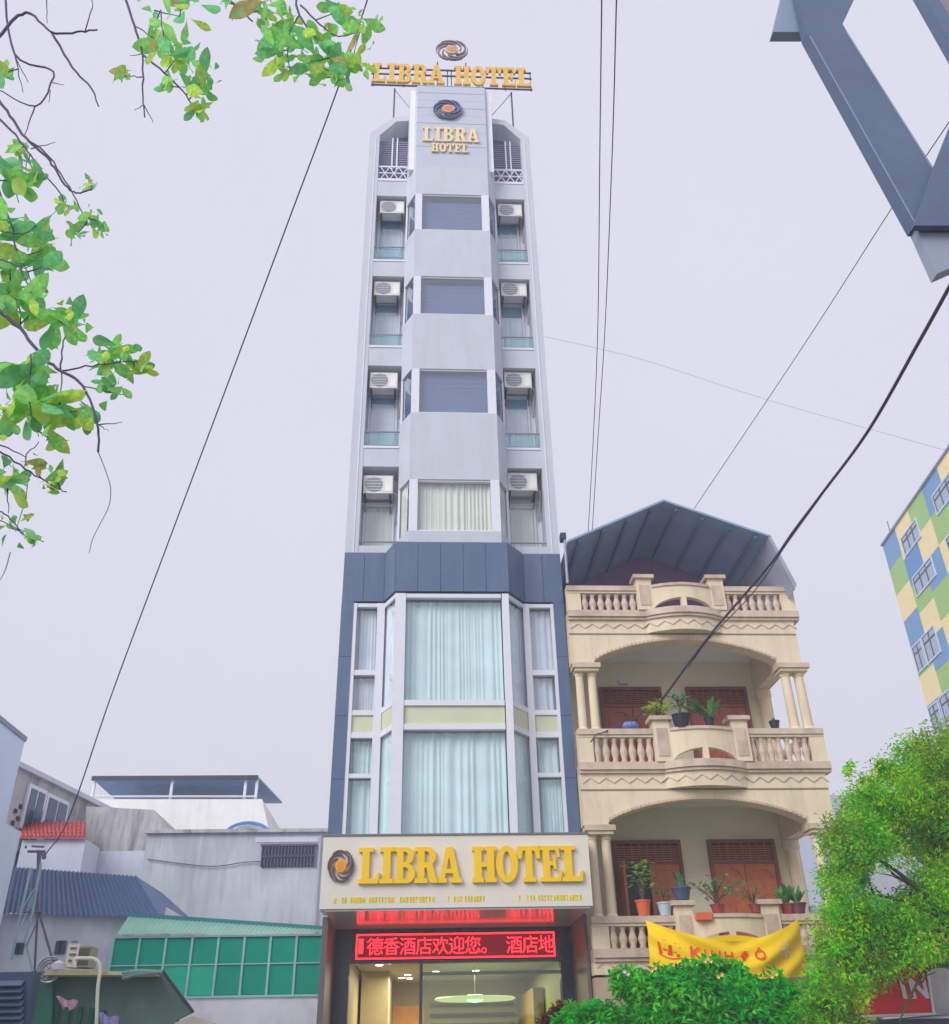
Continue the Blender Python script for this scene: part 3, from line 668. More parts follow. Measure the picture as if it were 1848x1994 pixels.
# doors
def door(x0, x1, z0, z1, m, openleft=False):
    y = 19.5
    f = MB(); f.box(x0, x0+.07, y-.1, y, z0, z1); f.box(x1-.07, x1, y-.1, y, z0, z1); f.box(x0+.07, x1-.07, y-.1, y, z1-.07, z1); zt = z1-.42; f.box(x0+.07, x1-.07, y-.1, y, zt-.05, zt)
    d = f.build('door', mDoorD, house)
    sl_ = MB(); z = zt+.01
    while z < z1-.1: sl_.box(x0+.07, x1-.07, y-.07, y-.04, z, z+.02); z += .045
    for i in range(1, 8): xx = x0+.07+(x1-x0-.14)*i/8; sl_.box(xx-.008, xx+.008, y-.085, y-.07, zt, z1-.07)
    sl_.build('transom_louvres', m, d)
    B(x0+.07, x1-.07, y-.02, y-.003, z0, z1-.07).build('board', mat('dark_room_blue', lin(60, 66, 84), .8), d)
    wl = (x1-x0-.14)/2
    for s in (0, 1):
        a = x0+.07+s*wl; b = a+wl
        if s == 0 and openleft:
            B(a, a+.05, y-.6, y-.1, z0, zt-.05).build('open_leaf', m, d); continue
        lf = B(a+.006, b-.006, y-.07, y-.03, z0, zt-.05).build('leaf', m, d)
        pn = MB(); h = zt-z0
        for (za, zb_) in ((z0+.1, z0+.75), (z0+.85, zt-.4)):
            pn.box(a+.1, (a+b)/2-.03, y-.085, y-.07, za, zb_); pn.box((a+b)/2+.03, b-.1, y-.085, y-.07, za, zb_)
        # arched head moulding
        pts = [((a+b)/2+(wl/2-.08)*math.cos(PI*k/10), y-.085, zt-.34+.2*math.sin(PI*k/10)) for k in range(11)]
        pn.tube(pts, .02, 4)
        pn.build('leaf_panel', mDoor2 if m is mDoor2 else mDoor, d)
    return d
door(3.84, 5.22, 6.4, 8.62, mDoor); door(5.78, 7.14, 6.4, 8.62, mDoor)
door(3.82, 5.22, 3.1, 5.36, mDoor2, True); door(5.78, 7.17, 3.1, 5.36, mDoor2)
B(4.3, 4.5, 19.4, 19.5, 8.7, 8.8).build('wall_lamp', mTrim, house)
# roof: gable sheets, ribs, rear wall, right skirt
mRoofU = mat('blue_grey_roof_sheet', lin(140, 166, 200), .5, var=.14, scale=2, stain=.2, stain_col=(.2, .34, .42, 1))
RP = at(1292, 972, 17.2); RL = at(1103, 1052, 17.2); RR = at(1500, 1042, 17.2)
RL.x = 3.0
for (p, q, nm) in ((RL, RP, 'l'), (RP, RR, 'r')):
    MB().prism([(p.x, p.y, p.z), (q.x, q.y, q.z), (q.x, q.y, q.z-.05), (p.x, p.y, p.z-.05)], (0, 8, 0)).build('roof_sheet', mRoofU, house)
    n = 4
    for i in range(n):
        t = (i+.5)/n; c = p.lerp(q, t)
        B(c.x-.03, c.x+.03, 17.3, 25, c.z-.12, c.z-.06).build('roof_rib', mat('roof_rib', lin(110, 138, 178), .5), house)
SKp = at(1542, 1150, 17.5)
MB().prism([(RR.x, RR.y, RR.z), (SKp.x, RR.y, SKp.z), (SKp.x-.06, RR.y, SKp.z-.12), (RR.x-.05, RR.y, RR.z-.06)], (0, 4, 0)).build('roof_skirt', mat('skirt_sheet', lin(160, 165, 185), .6, var=.1), house)
MB().prism([(RL.x, 19.8, 9.3), (RR.x, 19.8, 9.3), (RR.x, 19.8, RR.z-.06), (RP.x, 19.8, RP.z-.06), (RL.x, 19.8, RL.z-.06)], (0, .2, 0)).build('gable_wall', mat('purple_gable', lin(150, 116, 160), .8, var=.1), house)
MB().tube([(2.98, 17.45, 10.2), (2.99, 17.45, 11.3)], .03, 8).build('downpipe', mat('grey_pipe', lin(160, 165, 180), .5), house)
B(2.9, 3.02, 17.4, 17.6, 11.25, 11.4).build('gutter_outlet', mDark, house)

# ------------------------------------------------------------------ potted plants and balcony clutter
mLf = [leafmat('leaf_mid', lin(130, 190, 100)), leafmat('leaf_dark', lin(74, 146, 92)), leafmat('leaf_lime', lin(206, 214, 90)), leafmat('leaf_blue_green', lin(120, 172, 150))]
def leafblade(mb_, base, d, L, W, droop=.3, mi=0):
    base = Vector(base); d = Vector(d).normalized(); s = d.cross(Vector((0, 0, 1)))
    if s.length < .01: s = Vector((1, 0, 0))
    s.normalize(); n = s.cross(d)
    c = [base, base+d*L*.35+s*W*.5, base+d*L*.35-s*W*.5, base+d*L*.75+s*W*.42-Vector((0, 0, droop*L*.25)), base+d*L*.75-s*W*.42-Vector((0, 0, droop*L*.25)), base+d*L-Vector((0, 0, droop*L*.6))]
    mb_.add(c, [(0, 1, 2), (1, 3, 4, 2), (3, 5, 4)], mi)
def potplant(label, x, z, Y, potm, pw, ph, kind, H, n, spread, lm, L, W, cat='potted plant', seed=1):
    rnd = random.Random(seed); t = thing('potted_plant', label, cat, 'plants on the balconies of the yellow house')
    MB().lathe([(pw*.35, z), (pw*.5, z+ph*.9), (pw*.55, z+ph*.9), (pw*.55, z+ph), (pw*.45, z+ph), (pw*.4, z+ph*.8)], x, Y, 14).build('pot', potm, t)
    st = MB(); lf = MB()
    for i in range(n):
        a = rnd.uniform(0, 2*PI); r = spread*rnd.random()**.6; h = H*rnd.uniform(.35, 1)
        if kind == 'stem':
            tip = Vector((x+r*math.cos(a), Y+r*.6*math.sin(a), z+ph+h)); mid = Vector((x+.3*r*math.cos(a), Y, z+ph+h*.5))
            if i % 3 == 0: st.tube(catmull([(x, Y, z+ph*.8), mid, tip], 4), .008, 4)
            for k in range(3):
                b = rnd.uniform(0, 2*PI); leafblade(lf, tip+Vector((rnd.uniform(-.04, .04), rnd.uniform(-.04, .04), rnd.uniform(-.06, .04))), (math.cos(b), math.sin(b), rnd.uniform(-.2, .8)), L*rnd.uniform(.7, 1.2), W, .4, rnd.randrange(len(lm)))
        else:
            leafblade(lf, (x+rnd.uniform(-.04, .04), Y+rnd.uniform(-.03, .03), z+ph), (math.cos(a)*spread*1.2, math.sin(a)*spread*.8, rnd.uniform(.5, 1.3)), H*rnd.uniform(.7, 1.1), W, .25, rnd.randrange(len(lm)))
    if st.v: st.build('stem', mat('twig_brown', lin(96, 84, 70), .8), t)
    stuff(lf.build('leaves', lm, t))
    return t
pOr = mat('terracotta_orange', lin(232, 108, 70), .6); pWh = mat('glazed_white_pot', lin(190, 205, 220), .3); pBl = mat('blue_basin', lin(70, 90, 125), .4); pRd = mat('dull_red_pot', lin(165, 70, 68), .6); pBk = mat('black_pot', lin(42, 48, 66), .5)
zr = 3.73; q = lambda x, y=1780: at(x, y, FY+.03).x
potplant('tall shrub with yellowish leaves in an orange pot on the lower balcony rail', q(1254), zr, FY+.03, pOr, .27, .26, 'stem', .68, 32, .24, [mLf[0], mLf[2]], .14, .055, seed=1)
potplant('small leafy plant in a white and blue pot beside the orange pot', q(1296), zr, FY+.03, pWh, .26, .22, 'stem', .28, 14, .16, [mLf[0], mLf[1]], .11, .04, seed=2)
potplant('aloe with stiff upright leaves in a dark blue basin by the left pedestal', q(1332), zr+.26, FY+.02, pBl, .34, .2, 'blade', .36, 12, .35, [mLf[3], mLf[1]], .3, .07, seed=3)
potplant('spindly bonsai spreading over the curved middle of the lower balcony', q(1395), zr, FY-.1, pRd, .25, .16, 'stem', .46, 44, .55, [mLf[0], mLf[3]], .12, .055, seed=4)
potplant('grey-green bushy plant near the right pedestal of the lower balcony', q(1470), zr+.02, FY-.05, pRd, .22, .14, 'stem', .32, 20, .34, [mLf[3]], .1, .045, seed=5)
potplant('broad-leaved dark green plant in a red pot right of the yellow banner', q(1535), zr, FY+.03, pRd, .24, .17, 'blade', .46, 16, .55, [mLf[1], mLf[0]], .4, .1, seed=6)
potplant('upright bright green plant in a purple trough at the right column', q(1556), zr, FY+.03, mat('purple_trough', lin(120, 75, 90), .6), .3, .18, 'blade', .42, 16, .45, [mLf[0], mLf[1]], .4, .08, seed=7)
tag(MB().box(q(1348), q(1376), FY-.3, FY-.14, 3.62, 3.74).build('planter_box', pOr), 'low orange planter trough on the curved edge above the yellow banner', 'planter')
tag(MB().box(q(1580), q(1602), FY-.05, FY+.12, zr, zr+.13).build('storage_tub', mat('blue_white_tub', lin(150, 165, 205), .5)), 'blue and white tub at the right end of the lower balcony rail', 'tub')
zr = 7.12; q = lambda x, y=1430: at(x, y, FY+.03).x
potplant('yellow-green trailing plant by the left pedestal of the upper balcony', q(1283), zr+.0, FY-.02, pRd, .18, .14, 'stem', .42, 34, .26, [mLf[2], mLf[2], mLf[0]], .16, .06, seed=8)
potplant('dark tangled plant in a black pot in the middle of the upper balcony', q(1325), zr-.02, FY-.15, pBk, .36, .26, 'stem', .48, 22, .2, [mLf[1], mLf[3]], .12, .05, seed=9)
potplant('green palm-like plant leaning right on the upper balcony', q(1378), zr-.02, FY-.2, pBk, .2, .18, 'blade', .6, 30, .9, [mLf[1], mLf[0]], .5, .08, seed=10)
potplant('small dark pot with a bare cactus at the right end of the upper balcony', q(1512), zr, FY+.03, pBk, .2, .17, 'blade', .08, 5, .1, [mLf[1]], .1, .04, seed=11)
bag = MB(); 
for k in range(7):
    a = k*.9; bag.lathe([(.02, zr), (.07, zr+.03), (.08, zr+.09), (.04, zr+.15), (.01, zr+.16)], q(1229)+.09*math.cos(a), FY+.03+.05*math.sin(a), 8)
tag(bag.build('plastic_bag', mat('blue_white_plastic', lin(110, 130, 195), .4, var=.4, scale=14), None, True), 'crumpled blue and white plastic bag on the upper balcony rail', 'bag')

# ------------------------------------------------------------------ banner
bn = thing('banner', 'yellow cloth banner with red lettering sagging across the lower balcony', 'banner')
TL, TR, BL, BR = at(1259, 1790, 17.42), at(1552, 1788, 17.42), at(1266, 1888, 17.3), at(1577, 1900, 17.3)
mBan = mat('yellow_banner_cloth', lin(255, 206, 0), .7, var=.06, scale=2)
def banpt(u, v, off=0):
    top = TL.lerp(TR, u); bot = BL.lerp(BR, u); sag = .50*math.sin(PI*u)**.85*(1-.0*v)
    top = top.copy(); top.z -= sag*.8; bot = bot.copy(); bot.z -= .12*math.sin(PI*u)
    p = top.lerp(bot, v)
    p.y += .03*math.sin(9*u+5*v+2)+.022*math.sin((u-.5)*26*(.3+v))+.02*math.sin(v*14+abs(u-.5)*16)-off-.42*math.sin(PI*u)**.7
    return p
nu, nv = 60, 24; mb = MB(); mb.add([banpt(i/nu, j/nv) for j in range(nv+1) for i in range(nu+1)], [(j*(nu+1)+i, j*(nu+1)+i+1, (j+1)*(nu+1)+i+1, (j+1)*(nu+1)+i) for j in range(nv) for i in range(nu)])
mb.build('cloth', mBan, bn, True)
fl = MB(); n = 20
for i in range(n+1):
    u = .3+.42*i/n; p = banpt(u, .08); t = TL.lerp(TR, u); fl.v += [(p.x, p.y+.05, p.z), (p.x, p.y+.06, p.z+.13*math.sin(PI*i/n)+.02)]
fl.f = [(2*i, 2*i+2, 2*i+3, 2*i+1) for i in range(n)]; fl.mi = [0]*n
fl.build('folded_edge', mBan, bn, True)
mRedP = mat('red_print', lin(235, 70, 14), .7)
def ban_text(body, u0, v0, size, wscale=1.0, nm='lettering'):
    cu = bpy.data.curves.new('t', 'FONT'); cu.body = body; cu.size = 1; cu.offset = .015; to = bpy.data.objects.new('t', cu); COL.objects.link(to); bpy.context.view_layer.update()
    me = bpy.data.meshes.new_from_object(to.evaluated_get(bpy.context.evaluated_depsgraph_get())); bpy.data.objects.remove(to)
    W_ = (TR-TL).length
    for v in me.vertices:
        u = u0+v.co.x*size*wscale/W_; vv = v0-v.co.y*size/.75
        v.co = banpt(u, vv, .03)
    me.materials.clear(); me.materials.append(mRedP); ob = bpy.data.objects.new(nm, me); COL.objects.link(ob); ob.parent = bn
x_ = .225
for chh, adv in (('K', .082), ('I', .04), ('N', .08), ('H', .085), (' ', .025), ('Đ', .088), ('Ô', .1)):
    if chh != ' ': ban_text(chh, x_, .53 if chh != 'K' else .57, .25 if chh != 'K' else .31, .95)
    x_ += adv
# crown-like emblem and flower print
em = MB()
for (u, v, r) in ((.09, .42, .03), (.115, .5, .035), (.14, .42, .03), (.065, .5, .025), (.16, .5, .025)):
    em.add([banpt(u-r*.4, v+.13, .006), banpt(u+r*.4, v+.13, .006), banpt(u+r*.25+(u-.115)*.3, v-.1, .006), banpt(u-r*.25+(u-.115)*.3, v-.1, .006)], [(0, 1, 2, 3)])
for k in range(10):
    a0_, a1_ = .05+.013*k, .05+.013*(k+1); vv = lambda u: .62+.06*math.sin((u-.05)/.13*PI)
    em.add([banpt(a0_, vv(a0_), .006), banpt(a1_, vv(a1_), .006), banpt(a1_, vv(a1_)+.035, .006), banpt(a0_, vv(a0_)+.035, .006)], [(0, 1, 2, 3)])
em.build('emblem', mRedP, bn)
em = MB()
for k in range(9):
    a = 2*PI*k/9; u0, v0 = .845, .42
    em.add([banpt(u0, v0, .007), banpt(u0+.035*math.cos(a-.3), v0+.17*math.sin(a-.3), .007), banpt(u0+.045*math.cos(a), v0+.22*math.sin(a), .007), banpt(u0+.035*math.cos(a+.3), v0+.17*math.sin(a+.3), .007)], [(0, 1, 2, 3)])
em.build('flower_print', mat('pale_flower_print', lin(236, 214, 150), .7), bn)

# ================================================================== COLOURED BUILDING (right)
K = 50/38.0
cb = thing('apartment_block', 'tall block with a blue green and cream chequered facade at the right edge', 'building')
C0 = at(1720, 1063, 50); dv = Vector((-.102, -.995, 0)).normalized(); nv_ = Vector((dv.y, -dv.x, 0)); 
if nv_.x > 0: nv_ = -nv_           # outward normal (towards -X)
def cp(s, z, off=0): return C0+dv*(s*K)+Vector((0, 0, z*K))+nv_*off
mC = {'b': mat('facade_blue', lin(104, 146, 192), .7, var=.08), 'g': mat('facade_green', lin(150, 186, 112), .7, var=.08), 'c': mat('facade_cream', lin(232, 214, 160), .7, var=.08), 'w': mat('facade_deep_blue', lin(88, 134, 196), .7, var=.08)}
body = MB(); b0, b1 = cp(0, 0, -.05), cp(13, 0, -.05)
body.hexa([(b0.x, b0.y, 0), (b1.x, b1.y, 0), (b1.x+16, b1.y, 0), (b0.x+16, b0.y, 0)], [(b0.x, b0.y, C0.z), (b1.x, b1.y, C0.z), (b1.x+16, b1.y, C0.z), (b0.x+16, b0.y, C0.z)])
body.build('wall', mC['c'], cb)
cols = ['bgcbgcbgcbgcb', 'cwgcbgcwgcbgc', 'gcbgcbgcbgcgb', 'bgcbgcbgcbgcb', 'cbgcwgcbgcbgc', 'gcbgcbgcbgcbg', 'bgcbgcbgcbgcb']
rh = 1.33; offs = [0, -.35, -.1, -.1, -.3, 0, -.2]
for ci, cc in enumerate(cols):
    s0 = ci*1.72; z = 0
    for ri, k in enumerate(cc):
        z1_ = 0 if ri == 0 else -(ri*rh)+offs[ci]; z0_ = -((ri+1)*rh)+offs[ci]
        j = .006*((ri+ci) % 3)
        MB().hexa([cp(s0, z0_, 0), cp(s0+1.72, z0_, 0), cp(s0+1.72, z0_, .04+j), cp(s0, z0_, .04+j)], [cp(s0, z1_, 0), cp(s0+1.72, z1_, 0), cp(s0+1.72, z1_, .04+j), cp(s0, z1_, .04+j)]).build('facade_tile', mC[k], cb)
mWg = mat('grey_window_glass', lin(150, 165, 190), .15, var=.1, spec=.7); mWf = mat('pale_blue_frame', lin(190, 205, 225), .6)
def cwin(s0, s1, z1, z0, n):
    f = MB(); e = .07
    def bar(a, b, c, d, o0=.045, o1=.11): f.hexa([cp(a, c, o0), cp(b, c, o0), cp(b, c, o1), cp(a, c, o1)], [cp(a, d, o0), cp(b, d, o0), cp(b, d, o1), cp(a, d, o1)])
    bar(s0, s1, z0-e, z0); bar(s0, s1, z1, z1+e); bar(s0-e, s0, z0-e, z1+e); bar(s1, s1+e, z0-e, z1+e)
    wf = f.build('window', mWf, cb); f = MB()
    for i in range(n+1):
        a = s0+(s1-s0)*i/n; bar(a-.03, a+.03, z0, z1, .07, .1)
    bar(s0, s1, z1-.3*(z1-z0), z1-.3*(z1-z0)+.05, .07, .1)
    f.build('mullion', mat('dark_mullion', lin(70, 72, 92), .5), wf)
    f = MB(); f.hexa([cp(s0, z0, .05), cp(s1, z0, .05), cp(s1, z0, .065), cp(s0, z0, .065)], [cp(s0, z1, .05), cp(s1, z1, .05), cp(s1, z1, .065), cp(s0, z1, .065)]); f.build('pane', mWg, wf)
for (a, b, c, d, n) in ((2.1, 3.9, -.8, -1.6, 3), (5.9, 7.9, -.85, -1.65, 3), (2.1, 4.2, -2.82, -3.62, 3), (.2, 1.15, -5.35, -6.45, 2), (1.4, 2.7, -5.35, -6.45, 2), (5.9, 7.9, -2.9, -3.7, 3), (5.9, 7.5, -5.4, -6.4, 2), (.15, 1.1, -8.13, -9.25, 2), (1.4, 2.7, -8.1, -9.2, 2)): cwin(a, b, c, d, n)
MB().hexa([cp(-.05, 0, -.1), cp(13, 0, -.1), cp(13, 0, .14), cp(-.05, 0, .14)], [cp(-.05, .09, -.1), cp(13, .09, -.1), cp(13, .09, .14), cp(-.05, .09, .14)]).build('parapet', mat('roof_edge', lin(120, 130, 160), .6), cb)
MB().tube([cp(.6, 0, -.3), cp(.6, 1.0, -.3)], .03, 5).build('roof_rod', mDark, cb)
# grey block far behind the right tree
fb = thing('grey_block', 'distant pale grey building top showing above the tree right of the yellow house', 'building')
p = at(1640, 1548, 60); B(p.x-1.2, p.x+9, 60, 72, 0, p.z).build('wall', mat('far_grey', lin(180, 186, 205), .8), fb)
B(p.x+.3, p.x+1.2, 59.95, 60, p.z-2.2, p.z-.9).build('window', mat('far_window', lin(120, 130, 155), .5), fb)

# ================================================================== LEFT SIDE BUILDINGS
mGW = mat('grey_cement_wall', lin(196, 203, 211), .9, var=.12, scale=1.2, bump=.15, stain=.42, stain_col=(.26, .25, .3, 1), streak=True)
mGW2 = mat('pale_cement_wall', lin(206, 210, 224), .9, var=.06, scale=1.2, stain=.2, stain_col=(.28, .27, .32, 1), streak=True)
mStain = mat('mildewed_cement', lin(186, 186, 188), .95, var=.2, scale=2, bump=.2, stain=.85, stain_col=(.11, .12, .15, 1), streak=True)
def px_box(x0, x1, yt, yb, Y, d, z0=None):
    ym = (yt+yb)/2; a = at(x0, ym, Y); b = at(x1, ym, Y); zt = at((x0+x1)/2, yt, Y).z; zb = at((x0+x1)/2, yb, Y).z if z0 is None else z0
    return (a.x, b.x, Y, Y+d, zb, zt)
def poly(pts, Y, d): return MB().prism([at(x, y, Y) for x, y in pts], (0, d, 0))
def top_mould(m, za, zb, amt):       # rain-fed mould is thicker towards the wall top
    t = m.node_tree; n = t.nodes; l = t.links
    mr = [x for x in n if x.bl_idname == 'ShaderNodeMapRange' and abs(x.inputs[1].default_value-.47) < 1e-3][0]
    src = mr.inputs[0].links[0].from_socket; tc = n.new('ShaderNodeTexCoord'); sp = n.new('ShaderNodeSeparateXYZ'); l.new(tc.outputs['Object'], sp.inputs[0])
    g = n.new('ShaderNodeMapRange'); g.inputs[1].default_value = za; g.inputs[2].default_value = zb; g.inputs[4].default_value = amt; l.new(sp.outputs[2], g.inputs[0])
    a = n.new('ShaderNodeMath'); a.operation = 'ADD'; l.new(src, a.inputs[0]); l.new(g.outputs[0], a.inputs[1]); l.new(a.outputs[0], mr.inputs[0])
top_mould(mGW, 4.9, 6.5, .15)
gh = thing('grey_house', 'weathered grey cement house side wall between the hotel and the left buildings', 'house')
MB().box(-6.8, -2.2, 24, 30, 0, 6.5).build('wall', mGW, gh)
MB().box(-9.6, -6.8, 24.25, 30, 0, 6.15).build('wall', mGW2, gh)
a = px_box(510, 613, 1648, 1688, 24, .1)
wf = MB().box(a[0], a[1], 23.96, 23.995, a[4], a[5]).build('window', mat('dark_window_recess', lin(70, 72, 100), .7), gh)
gb = MB(); n = 16
for i in range(n+1): x = a[0]+(a[1]-a[0])*i/n; gb.box(x-.012, x+.012, 23.93, 23.955, a[4], a[5])
gb.box(a[0], a[1], 23.93, 23.955, (a[4]+a[5])/2-.02, (a[4]+a[5])/2+.02); gb.box(a[0]-.04, a[1]+.04, 23.92, 24, a[5], a[5]+.05)
gb.build('window_bars', mat('violet_bars', lin(96, 92, 118), .6), wf)
B(a[0]-.2, -2.2, 23.985, 24, a[5]+.1, 6.4).build('patch', mGW2, gh)
mb = MB(); mb.prism([at(168, 1570, 24.6), at(300, 1577, 24.6), at(340, 1630, 24.6), at(300, 1665, 24.6), at(168, 1665, 24.6)], (0, 3, 0)); mb.build('stair_head', mStain, gh)
B(-6.85, -2.2, 23.9, 30.1, 6.5, 6.58).build('parapet_cap', mStain, gh)
MB().tube([(-2.55, 23.93, 6.4), (-2.55, 23.93, 0)], .035, 8).build('drain_pipe', mat('grey_pvc', lin(170, 174, 184), .5), gh)
MB().tube(catmull([(-6.7, 23.96, 5.9), (-5.2, 23.95, 5.72), (-4.4, 23.95, 5.8), (-3.98, 23.95, 5.82)], 6), .012, 4).build('wall_wire', mDark, gh)
wb = thing('white_building', 'low white building with a blue metal canopy roof behind the grey house', 'building')
p0, p1 = at(165, 1556, 30), at(510, 1556, 30); p2 = at(545, 1625, 30)
MB().prism([(p0.x, 30, 0), (p1.x+.9, 30, 0), (p1.x+.6, 30, 6.9), (p1.x, 30, p1.z), (p0.x, 30, p0.z)], (0, 10, 0)).build('wall', mat('white_wall_far', lin(238, 238, 236), .8, var=.06, stain=.2, stain_col=(.35, .36, .4, 1), streak=True), wb)
r0, r1 = at(180, 1513, 30), at(503, 1512, 30)
MB().hexa([(r0.x, 30, r0.z-.05), (r1.x, 30, r1.z-.05), (r1.x+.35, 33.2, r1.z-.1), (r0.x, 33.2, r0.z-.1)], [(r0.x, 30, r0.z), (r1.x, 30, r1.z), (r1.x+.35, 33.2, r1.z-.05), (r0.x, 33.2, r0.z-.05)]).build('canopy_roof', mat('blue_canopy_sheet', lin(112, 150, 200), .5, var=.2, scale=3), wb)
MB().box(r0.x, r1.x, 29.95, 29.995, r0.z-.12, r0.z+.02).build('canopy_edge', mDark, wb)
for xx in (183, 335, 478, 500):
    p = at(xx, 1530, 30.1); B(p.x-.04, p.x+.04, 30.06, 30.14, p0.z, r0.z-.06).build('post', mTrim, wb)
MB().tube([at(185, 1551, 29.97), at(500, 1551, 29.97)], .03, 5).build('guard_rail', mTrim, wb)
tk = thing('hose_reel', 'blue and white hoops lying on the grey wall top left of the hotel', 'hose reel')
c = at(482, 1620, 25.5)
for k, (r, m) in enumerate(((.62, 'b'), (.5, 'w'), (.4, 'b'))):
    MB().tube([(c.x+r*math.cos(PI*t/12)*1.0, c.y+.1*k, c.z-.15+r*.62*math.sin(PI*t/12)) for t in range(13)], .045, 6).build('hoop', mat('hoop_blue', lin(96, 140, 200), .4) if m == 'b' else mTrim, tk)
# left tall wall + annex
mBlueW = mat('blue_grey_plain_wall', lin(214, 226, 244), .8, var=.05, scale=.6)
lw = thing('tall_grey_building', 'plain blue-grey side wall of the building at the far left edge', 'building')
p = at(48, 1444, 20); q0 = at(0, 1398, 16)
B(p.x-6, p.x, 5.0, 20, 0, p.z).build('wall', mBlueW, lw)
B(p.x-6, p.x+.03, 5.0, 20.02, p.z, p.z+.1).build('roof_edge', mat('edge_grey', lin(150, 150, 175), .8), lw)
an = thing('pale_annex', 'low plain blue-grey annex in front of the tall wall at the left edge', 'building')
p = at(41, 1620, 19); B(p.x-5, p.x, 13.5, 19, 0, p.z).build('wall', mat('blue_grey_annex', lin(216, 228, 240), .8, var=.06, scale=.8), an)
# windowed building
wbd = thing('windowed_building', 'grey mildewed building with white framed windows behind the red tiled roof', 'building')
D0 = at(32, 1494, 23); dd = ray(1180, 2055); dd.z = 0; dd.normalize(); nn2 = Vector((dd.y, -dd.x, 0))
def wp(s, z, o=0): return Vector((D0.x, D0.y, z))+dd*s+nn2*o
def onplane(x, y):
    r = ray(x, y); t = (D0-CAM).dot(nn2)/r.dot(nn2); p = CAM+r*t; return (p-D0).dot(dd), p.z
sE, zE = onplane(165, 1562)
zt = D0.z
def slab2(s0, s1, z0, z1, o0, o1, nm, m, par): return MB().hexa([wp(s0, z0, o0), wp(s1, z0, o0), wp(s1, z0, o1), wp(s0, z0, o1)], [wp(s0, z1, o0), wp(s1, z1, o0), wp(s1, z1, o1), wp(s0, z1, o1)]).build(nm, m, par)
slab2(0, sE+3, 0, zt, -5, 0, 'wall', mStain, wbd)
slab2(-.1, sE+3, zt, zt+.12, -5, .12, 'parapet', mGW2, wbd)
for (c1, c2, c3, c4) in (((56, 1535), (82, 1548), (72, 1573), None), ((91, 1553), (125, 1571), (118, 1598), None), ((50, 1575), (74, 1588), (68, 1605), None)):
    s0, za = onplane(*c1); s1, zb_ = onplane(*c2); _, zc = onplane(*c3)
    z1_ = za; z0_ = za-(1.0 if c1[0] != 50 else .9)
    wf = MB(); 
    o = slab2(s0-.1, s1+.1, z0_-.1, z1_+.1, .01, .08, 'window', mTrim, wbd)
    slab2(s0, (s0+s1)/2-.04, z0_, z1_, .08, .1, 'pane', mat('deep_blue_pane', lin(66, 92, 128), .2, spec=.7), o)
    slab2((s0+s1)/2+.04, s1, z0_, z1_, .08, .1, 'pane', mat('deep_blue_pane', lin(66, 92, 128), .2), o)
# vent lattice
vl = MB(); s0, za = onplane(45, 1560)
for i in range(5):
    for j in range(5):
        if (i+j) % 2: 
            a = s0-.3+i*.16; z = za-.2-j*.14; vl.hexa([wp(a, z, .01), wp(a+.12, z, .01), wp(a+.12, z, .03), wp(a, z, .03)], [wp(a, z+.1, .01), wp(a+.12, z+.1, .01), wp(a+.12, z+.1, .03), wp(a, z+.1, .03)])
stuff(vl.build('vent_lattice', mDark, wbd))
# red tiled roof house
rt = thing('red_tiled_house', 'small house with a red tiled lean-to roof at the left', 'house')
a0, a1 = at(30, 1602, 24.15), at(168, 1602, 24.15); b0, b1 = at(41, 1632, 23.0), at(165, 1632, 23.0)
mTile = mat('red_roof_tile', lin(190, 96, 100), .7, var=.25, scale=6)
rows, cols_ = 5, 16
for r in range(rows):
    for c in range(cols_):
        def pt(u, v): return (a0.lerp(a1, u)).lerp(b0.lerp(b1, u), v)
        u0, u1, v0, v1 = c/cols_, (c+1)/cols_, r/rows, (r+1)/rows
        p, q, s_, t_ = pt(u0, v0), pt(u1, v0), pt(u1, v1), pt(u0, v1); m1_ = (p+q)/2; m2_ = (s_+t_)/2; e = Vector((0, -.03, .05)); l_ = Vector((0, 0, .03))
        MB().add([p, m1_+e, q, s_+l_, m2_+e+l_, t_+l_, p-l_, q-l_, s_-l_*.5, t_-l_*.5], [(0, 5, 4, 1), (1, 4, 3, 2), (5, 9, 8, 3, 4), (6, 7, 8, 9), (0, 6, 9, 5), (2, 3, 8, 7), (0, 1, 2, 7, 6)]).build('roof_tile', mTile, rt)
B(b0.x, b1.x, 23.1, 24.2, 0, b0.z-.02).build('wall', mGW2, rt)
# blue metal roof + low white house
lh = thing('low_white_house', 'low white house with a blue corrugated metal roof at the lower left', 'house')
mBR = mat('blue_corrugated_metal', lin(76, 102, 142), .5, var=.1, scale=2)
T = [at(27, 1690, 21.5), at(270, 1708, 21.5), at(322, 1766, 20.6), at(312, 1790, 19.6), at(248, 1784, 19.4), at(6, 1782, 19.4)]
t0, t1 = at(27, 1690, 21.3), at(268, 1708, 21.3); u0_, u1_ = at(6, 1780, 19.3), at(318, 1790, 19.3); h1 = at(324, 1766, 20.3)
n = 60
cr = MB(); vs = []
for i in range(n+1):
    u = i/n; t = t0.lerp(t1, min(1, u*1.0)); b = u0_.lerp(u1_, u)
    off = Vector((0, -.03 if i % 2 else 0, .03 if i % 2 else 0)); vs += [t+off, b+off]
cr.add(vs, [(2*i, 2*i+1, 2*i+3, 2*i+2) for i in range(n)])
cr.add([t1, u1_, h1, (h1.x+.0, 23.5, h1.z), (t1.x, 23.5, t1.z)], [(0, 1, 2), (0, 2, 3, 4)])
cr.build('roof', mBR, lh)
p = at(8, 1780, 19.5); r_ = at(248, 1778, 19.5)
mWW = mat('white_rough_wall', lin(224, 226, 232), .9, var=.1, scale=1.5, stain=.35, stain_col=(.36, .36, .4, 1))
